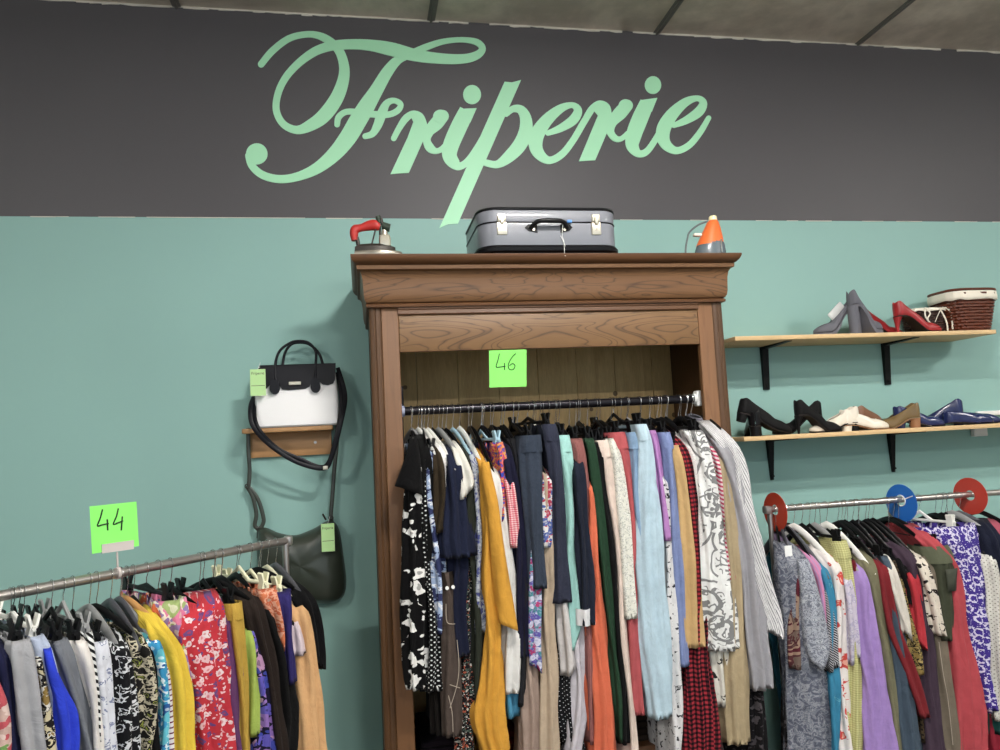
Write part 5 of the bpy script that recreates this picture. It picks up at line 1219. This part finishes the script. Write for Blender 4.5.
RG = [
 ('dress', 'black lace dress at the left end', ('blotch', [(0, (30, 28, 32)), (.56, (92, 84, 88))], 40, .6), [(545, 776, 782), (570, 777, 787), (600, 778, 792), (660, 780, 795), (752, 782, 800)], {'dd': -.03, 'h': 'black'}),
 ('scarf', 'maroon and tan feather print scarf', ('blotch', [(0, (100, 34, 48)), (.44, (160, 132, 112)), (.56, (96, 50, 54)), (.62, (120, 100, 90))], 14, .8), [(556, 799, 803), (575, 794, 802), (600, 789, 800), (630, 786, 799), (668, 788, 797)], {'nohang': 1, 'dd': .016}),
 ('dress', 'grey blue paisley dress with lace sleeve', ('blotch', [(0, (88, 92, 108)), (.44, (120, 124, 136)), (.52, (150, 152, 160)), (.58, (96, 100, 116))], 36, 1.2), [(541, 772, 784), (552, 774, 798), (566, 774, 808), (590, 777, 812), (620, 780, 818), (680, 785, 826), (752, 783, 828)], {'dd': .012, 'h': 'dark grey', 'tag': 1, 'collar': (P, (128, 108, 140)), 'sl': [([(560, 800, 811), (575, 802, 816), (600, 804, 823), (625, 805, 829), (645, 807, 832), (660, 809, 829), (667, 813, 823)], .03, ('blotch', [(0, (120, 124, 138)), (.45, (176, 180, 190)), (.55, (112, 116, 130)), (.6, (190, 194, 202))], 60, 1.2))]}),
 ('t_shirt', 'lilac and pink striped t-shirt', ('stripes', (184, 140, 188), (212, 130, 170), .012, .5, 0), [(547, 797, 806), (567, 807, 822), (583, 815, 828), (612, 821, 832), (636, 824, 832)], {'h': 'black'}),
 ('skirt', 'black and white pinstriped skirt panel', ('stripes', (36, 36, 42), (200, 200, 206), .0075, .4, .8), [(590, 822, 829), (620, 824, 835), (640, 825, 841), (660, 826, 846), (668, 828, 834)], {'nohang': 1, 'dd': .012, 'b': 1}),
 ('dress', 'teal blue long dress', ('blotch', [(0, (46, 134, 170)), (.64, (120, 190, 204)), (.66, (46, 134, 170))], 18, .6), [(552, 810, 818), (567, 818, 829), (595, 826, 837), (625, 829, 839), (666, 826, 839), (752, 829, 839)], {'h': 'dark grey'}),
 ('blouse', 'white blouse with large coral red flowers', ('blotch', [(0, (236, 228, 224)), (.56, (214, 70, 60)), (.64, (236, 170, 150))], 16, .5), [(545, 817, 830), (556, 825, 841), (572, 833, 845), (615, 838, 847), (646, 837, 848), (700, 840, 852), (745, 842, 852)], {'h': 'white'}),
 ('blouse', 'yellow green lace blouse', ('check', (214, 212, 150), (196, 192, 124), (176, 172, 108), .009, .5), [(541, 836, 851), (572, 841, 856), (606, 846, 859), (648, 848, 861), (700, 846, 861), (752, 847, 861)], {'wb': 1, 'b': 1, 'dd': .004}),
 ('blouse', 'pale lilac blouse with a flowered sleeve', ('blotch', [(0, (206, 196, 212)), (.5, (180, 172, 200)), (.57, (214, 208, 220))], 40, .6), [(560, 842, 847), (590, 845, 853), (620, 846, 859), (650, 849, 862), (662, 851, 858)], {'dd': .016}),
 ('trousers', 'dark red trousers showing beside the lavender shirt', (P, (126, 26, 42)), [(560, 853, 857), (620, 858, 865), (680, 861, 871), (715, 863, 870)], {'dd': -.01}),
 ('shirt', 'bright lavender long-sleeved shirt', (P, (170, 136, 206)), [(556, 852, 858), (579, 857, 870), (606, 860, 875), (640, 862, 882), (680, 868, 890), (720, 867, 897), (752, 868, 904)], {'dd': .018, 'h': 'grey'}),
 ('shirt', 'khaki olive shirt with white lace collar', (P, (124, 120, 92)), [(548, 861, 874), (583, 868, 882), (610, 873, 889), (650, 880, 896), (690, 886, 899), (752, 894, 906)], {'h': 'white', 'collar': ('blotch', [(0, (236, 232, 220)), (.55, (200, 196, 180))], 90, .2)}),
 ('trousers', 'slate blue straight trousers', (P, (72, 88, 104)), [(556, 884, 889), (610, 890, 899), (650, 895, 913), (690, 900, 920), (752, 905, 932)], {'dd': .002}),
 ('jacket', 'long dark red jacket', (P, (136, 34, 42)), [(548, 873, 884), (572, 877, 893), (602, 884, 900), (633, 893, 907), (660, 905, 918), (690, 914, 925), (716, 922, 930)], {'dd': .008}),
 ('blouse', 'cream white blouse beside the dark red jacket', (P, (228, 220, 208)), [(548, 880, 887), (577, 890, 900), (606, 898, 910), (630, 904, 915), (645, 910, 917)], {'dd': .014}),
 ('blouse', 'gold and black animal print blouse', ('blotch', [(0, (150, 126, 66)), (.5, (40, 36, 28)), (.57, (178, 154, 92))], 55, .3), [(560, 887, 896), (588, 898, 907), (624, 904, 916), (650, 911, 924), (673, 914, 925)], {'dd': .006}),
 ('skirt', 'brown leopard print skirt with small spots', ('dots', (92, 74, 52), (30, 26, 22), .014, .3), [(560, 892, 898), (650, 912, 922), (700, 916, 927), (740, 920, 932)], {'dd': -.02}),
 ('t_shirt', 'black t-shirt beside the scarlet one', (P, (21, 21, 23)), [(544, 891, 902), (575, 899, 913), (600, 907, 921), (624, 912, 922)]),
 ('t_shirt', 'scarlet red t-shirt', (P, (194, 44, 56)), [(556, 902, 911), (580, 910, 920), (610, 914, 925), (640, 917, 929), (651, 922, 928)], {'dd': .012}),
 ('coat', 'long plum purple coat', (P, (77, 59, 75)), [(538, 888, 902), (554, 901, 918), (572, 910, 926), (610, 920, 935), (650, 926, 943), (690, 927, 948), (752, 928, 954)], {'dd': .002}),
 ('trousers', 'taupe trousers with a long pale stitched seam', (P, (122, 110, 94)), [(556, 924, 931), (634, 936, 951), (680, 940, 956), (752, 948, 967)], {'dd': .0, 'seams': [[(939, 642), (943, 672), (948, 700), (953, 745)]]}),
 ('blouse', 'cream blouse with black leopard spots', ('blotch', [(0, (226, 214, 198)), (.57, (50, 42, 42))], 48, .2), [(545, 907, 918), (558, 914, 925), (575, 921, 931), (603, 929, 941), (625, 933, 946), (635, 937, 947)], {'dd': .022}),
 ('trousers', 'olive green cargo trousers with pocket', (P, (73, 77, 59)), [(546, 926, 954), (560, 930, 960), (575, 934, 957), (600, 939, 955), (640, 944, 954)], {'dd': .022, 'wb': 1, 'pocket': 1, 'wbm': (P, (98, 102, 80))}),
 ('jacket', 'long coral red jacket', (P, (190, 70, 78)), [(524, 905, 920), (540, 922, 941), (561, 944, 957), (595, 949, 969), (638, 950, 976), (680, 957, 986), (720, 960, 993), (752, 964, 996)], {'dd': .016}),
 ('skirt', 'purple skirt with white tie-dye flowers', ('shibori', (66, 44, 148), (222, 216, 240), .042), [(526, 928, 986), (545, 945, 988), (561, 954, 990), (595, 965, 994), (640, 973, 997), (680, 981, 1000), (710, 988, 1003)], {'dd': -.004, 'h': 'white', 'wb': 0}),
 ('trousers', 'dark teal trousers', (P, (27, 86, 82)), [(560, 980, 988), (700, 984, 1002), (733, 992, 1012)], {'dd': -.03}),
 ('dress', 'crimson red dress at the right edge', (P, (150, 28, 50)), [(548, 982, 992), (640, 988, 1002), (733, 992, 1010), (752, 994, 1016)], {'dd': -.04}),
 ('blouse', 'cream crochet blouse with small holes', ('dots', (220, 216, 206), (150, 146, 136), .012, .2), [(540, 983, 992), (560, 986, 998), (590, 991, 1006), (650, 995, 1010), (720, 999, 1012)], {'dd': .004}),
 ('t_shirt', 'dark navy t-shirt at the right edge', (P, (32, 37, 59)), [(518, 984, 996), (545, 990, 1010), (575, 996, 1018), (700, 1000, 1020)], {'h': 'grey', 'dd': -.002}),
 ('blouse', 'rose pink blouse beyond the navy one', (P, (190, 90, 110)), [(518, 995, 1008), (560, 1004, 1025), (700, 1010, 1032)], {'h': 'dark grey'}),
]
hang_all(RR, 783, 1004, RG)
# round size dividers on the right-hand rail
def divider(px, py, rgb, label, yawd, tape=False):
    s = rail_px(RR, px); c_ = RR.P + RR.u * s
    dz_ = at(px, py, -.4).z - rz_
    r = empty('size_divider', c_, label, 'size divider', 'round size dividers on the right-hand rack', rz=math.radians(yawd))
    m = MB(); N_ = 40; ro, ri = .084, .023; rg = []
    rings = []
    for x_, q in ((-.001, 0), (.001, 0), (.001, 1), (-.001, 1)):
        ring_ = []
        for k in range(N_):
            t_ = 2 * PI * k / N_
            if q == 0: ring_.append(Vector((x_, ro * math.cos(t_), ro * math.sin(t_) + dz_)))
            else: ring_.append(Vector((x_, ri * math.cos(t_), ri * math.sin(t_) - .004)))
        rings.append(ring_)
    rings.append(rings[0]); m.loft(rings, cap=False); d_ = m.build('disc', plain('divider_' + str(rgb), rgb, .35, coat=.2), r)
    if tape:
        m = MB(); m.tube([Vector((-.0025, .024 * math.cos(t_), .024 * math.sin(t_) - .004)) for t_ in [2 * PI * k / 24 for k in range(24)]], .0025, 6, closed=True); m.tube([(-.002, -.022, .004), (-.002, -.066, .02)], .002, 6); m.build('paper_ring', WPL, r)
divider(775, 512, (188, 62, 40), 'red round size divider at the left end of the rack', 4)
divider(901, 503, (32, 100, 186), 'blue round size divider with a white paper ring', 9, True)
divider(970, 496, (184, 58, 46), 'red round size divider above the purple skirt', 10)

# ------------------------------------------------------------------ the left-hand rack
LB_ = at(288, 540.5, -.6); zl = LB_.z; LA_ = hit_z(0, 596, zl)
ul = (LB_ - LA_).normalized()
rack(LA_ - ul * .45, LB_, .0135, 'steel clothes rack standing left of the wardrobe with a green card', 0, .2)
LR = make_rail(LB_, ul, .0135, 1, '', 'left-hand rack'); LR.half = .2; LR.backlim = .2; LR.maxyaw = .09; LR.jit = .004; LR.corr = .0; LR.spare = 6; LR.lean = None
BWF = ('blotch', [(0, (28, 28, 32)), (.52, (214, 216, 220)), (.58, (36, 36, 40)), (.66, (220, 222, 226))], 36, .5)
LG = [
 ('dress', 'pink and green flowered dress at the left edge', ('floral', (206, 172, 160), [(200, 80, 90), (110, 150, 80), (226, 200, 190)], .04, .45), [(640, -24, -12), (690, -14, 0), (720, -10, 9), (752, -8, 11)], {}),
 ('dress', 'navy dress beside the grey sweatshirt', (P, (32, 34, 73)), [(636, -14, -2), (655, -6, 8), (680, 1, 19), (710, 6, 26), (752, 11, 34)], {'h': 'grey'}),
 ('sweatshirt', 'light grey sweatshirt', (P, (168, 168, 172)), [(640, 14, 29), (655, 12, 35), (685, 21, 38), (714, 25, 42), (752, 31, 48)], {'b': 1, 'dd': .018}),
 ('blouse', 'gold black and white chain print blouse', ('blotch', [(0, (214, 200, 160)), (.46, (40, 36, 34)), (.54, (226, 222, 212)), (.6, (150, 122, 60))], 46, .7), [(636, 27, 34), (655, 31, 39), (688, 36, 46), (722, 42, 54), (752, 47, 61)], {}),
 ('t_shirt', 'pale blue sheer t-shirt', (P, (180, 192, 216)), [(636, 31, 42), (650, 36, 50), (680, 43, 57), (720, 49, 62), (752, 54, 66)], {'b': 1, 'h': 'white'}),
 ('t_shirt', 'royal blue t-shirt beside the pale blue one', (P, (24, 58, 214)), [(648, 42, 53), (672, 48, 59), (692, 55, 67), (715, 57, 77), (740, 59, 81), (752, 61, 80)], {'dd': .02, 'b': 1, 'sm': 1}),
 ('sweatshirt', 'mid grey sweatshirt behind the royal blue t-shirt', (P, (120, 124, 132)), [(640, 54, 66), (655, 57, 74), (680, 64, 82), (708, 72, 92), (752, 79, 108)], {'b': 1}),
 ('blouse', 'off-white blouse with faded grey print', ('blotch', [(0, (226, 220, 214)), (.57, (150, 146, 148)), (.63, (230, 226, 222))], 14, .8), [(640, 72, 84), (652, 76, 92), (674, 82, 99), (706, 91, 105), (752, 97, 109)], {'b': 1, 'dd': .006}),
 ('skirt', 'black and white zebra striped skirt', ('stripes', (232, 232, 230), (30, 30, 34), .012, .5, .7), [(632, 84, 95), (652, 88, 98), (700, 97, 105), (740, 101, 108)], {'h': 'grey'}),
 ('trousers', 'white trousers with a blue grey speckle', ('blotch', [(0, (222, 224, 234)), (.58, (130, 138, 170)), (.63, (226, 228, 236))], 55, .4), [(641, 94, 107), (674, 97, 113), (708, 102, 116), (752, 105, 119)], {'dd': .006}),
 ('blouse', 'black blouse with big white brush flowers', BWF, [(628, 112, 120), (642, 111, 128), (662, 112, 133), (706, 116, 139), (752, 118, 143)], {'dd': .01, 'h': 'grey'}),
 ('blouse', 'black and lime snake print blouse', ('blotch', [(0, (34, 32, 30)), (.46, (196, 186, 160)), (.54, (40, 38, 34)), (.62, (150, 160, 60)), (.66, (60, 54, 48))], 48, .4), [(624, 126, 135), (640, 132, 147), (670, 136, 155), (706, 140, 160), (732, 142, 161), (752, 142, 158)], {'h': 'dark grey'}),
 ('cardigan', 'plain black cardigan on the rack', (P, (16, 16, 17)), [(624, 138, 146), (650, 146, 155), (680, 152, 162), (752, 154, 164)], {'h': 'dark grey'}),
 ('blouse', 'aqua blue flowered blouse', ('floral', (226, 240, 244), [(40, 150, 200), (90, 190, 210), (30, 90, 160)], .03, .55), [(622, 132, 145), (640, 146, 159), (662, 154, 165), (706, 161, 169), (752, 160, 171)], {'dd': .01, 'h': 'grey'}),
 ('t_shirt', 'white t-shirt with magenta stripes', ('stripes', (234, 228, 232), (122, 50, 90), .014, .28, PI / 2), [(630, 156, 162), (655, 162, 169), (690, 166, 178), (720, 168, 180), (746, 170, 179)], {}),
 ('cardigan', 'bright yellow long-sleeved cardigan', (P, (238, 202, 40)), [(606, 142, 152), (618, 147, 160), (636, 155, 174), (653, 165, 186), (682, 173, 191), (729, 178, 198), (752, 179, 203)], {'dd': .016, 'h': 'wooden'}),
 ('blouse', 'pale top with orange and pink flowers', ('floral', (236, 224, 206), [(232, 110, 60), (226, 120, 160), (150, 120, 180), (160, 180, 110)], .04, .55), [(600, 163, 187), (614, 160, 188), (640, 168, 190), (690, 182, 196)], {'b': 1, 'dd': -.01}),
 ('dress', 'red dress with pink and purple flowers', ('floral', (202, 38, 54), [(238, 190, 196), (202, 38, 54), (110, 70, 130), (236, 214, 216), (202, 38, 54)], .026, .36), [(589, 206, 224), (600, 197, 229), (612, 187, 230), (625, 175, 231), (640, 179, 231), (660, 186, 232), (700, 194, 235), (752, 202, 241)], {'dd': .02, 'sm': 1}),
 ('skirt', 'plain purple skirt', (P, (104, 58, 108)), [(612, 227, 234), (640, 229, 239), (680, 231, 243), (752, 233, 245)], {}),
 ('trousers', 'mustard ochre trousers', (P, (196, 158, 52)), [(603, 230, 243), (630, 233, 245), (690, 239, 250), (752, 242, 254)], {'wb': 1, 'dd': .006}),
 ('blouse', 'lime green blouse', (P, (172, 196, 84)), [(616, 240, 246), (640, 243, 255), (670, 246, 259), (706, 249, 261), (736, 252, 261)], {'dd': .01}),
 ('dress', 'dark dress with blue and violet flowers', ('floral', (34, 30, 60), [(96, 86, 190), (150, 110, 190), (60, 70, 170), (200, 150, 190)], .045, .45), [(612, 243, 250), (640, 249, 263), (670, 254, 270), (706, 257, 280), (752, 257, 289)], {}),
 ('jacket', 'dark brown open jacket', (P, (50, 39, 34)), [(588, 240, 256), (606, 245, 264), (640, 255, 273), (670, 265, 282), (706, 273, 287), (752, 282, 292)], {'dd': .006}),
 ('cardigan', 'black knitted cardigan beside the brown jacket', (P, (23, 22, 23)), [(592, 253, 265), (620, 263, 277), (655, 275, 289), (700, 282, 301), (709, 287, 309), (752, 287, 306)], {'dd': .002}),
 ('blouse', 'rust orange flowered blouse', ('blotch', [(0, (206, 110, 66)), (.48, (224, 160, 130)), (.55, (196, 90, 50)), (.62, (170, 140, 120))], 32, .5), [(588, 262, 278), (605, 268, 282), (630, 276, 287), (660, 281, 288)], {'b': 1, 'h': 'cream', 'dd': .004}),
 ('waistcoat', 'indigo blue waistcoat', (P, (50, 42, 110)), [(591, 278, 292), (610, 281, 293), (640, 285, 294), (684, 290, 298)], {'b': 1, 'dd': .01, 'h': 'cream'}),
 ('blouse', 'pale pink blouse sleeve', (P, (226, 206, 212)), [(606, 290, 296), (625, 293, 301), (645, 295, 305), (656, 294, 306)], {'dd': .012}),
 ('coat', 'long peach coloured coat', (P, (228, 176, 118)), [(592, 288, 299), (605, 293, 307), (625, 298, 313), (662, 301, 321), (706, 302, 328), (752, 306, 335)], {'dd': .01, 'h': 'cream'}),
 ('jacket', 'black velvet jacket at the end of the rack', (P, (14, 14, 17)), [(582, 287, 299), (598, 298, 314), (625, 308, 323), (655, 313, 327), (673, 320, 328)], {'h': 'dark grey'}),
]
hang_all(LR, 6, 277, LG)
# number card in a clear holder standing on the left-hand rail
sN = rail_px(LR, 118); pN = LR.P + LR.u * sN
nrm = (LR.n * .6 + Vector((0, -1, 0)) * .4).normalized()
m = MB(); m.tube([pN + Vector((0, 0, .0)), atplane(117, 552, pN, nrm)], .0028, 10); m.tube([pN - LR.u * .007, pN + LR.u * .007], .0165, 16)
hl = m.build('card_holder', plain('clear_grey_acrylic', (190, 180, 176), .2), None); rebase(hl, pN); tag(hl, 'small clear card holder clipped on top of the left-hand rail', 'card holder')
m = MB(); cs = [atplane(x_, y_, pN + nrm * .004, nrm) - pN for x_, y_ in ((102, 544.5), (134, 540), (134, 549), (102, 553.5))]; cs2 = [c_ - nrm * .008 for c_ in cs]
m.add(cs + cs2, [(0, 1, 2, 3), (7, 6, 5, 4), (0, 4, 5, 1), (1, 5, 6, 2), (2, 6, 7, 3), (3, 7, 4, 0)]); m.build('clip_jaw', plain('clear_grey_acrylic', (190, 180, 176), .2), hl, smooth=False)
q6 = lambda *p: [(60 + x / 6.817, 490 + y / 6.817) for x, y in p]
card('size_card', [(89.5, 506.5), (136.5, 501.5), (139, 546), (92, 554)], 0, 'neon green paper card numbered 44 standing on the left-hand rack', [q6((290, 132), (275, 190), (256, 243), (285, 238), (332, 228)), q6((322, 200), (326, 275)), q6((398, 125), (385, 180), (364, 232), (395, 224), (430, 210)), q6((425, 180), (418, 275))], P=pN, n=nrm, pen=1.9)

scene.view_settings.exposure = EXPOSURE
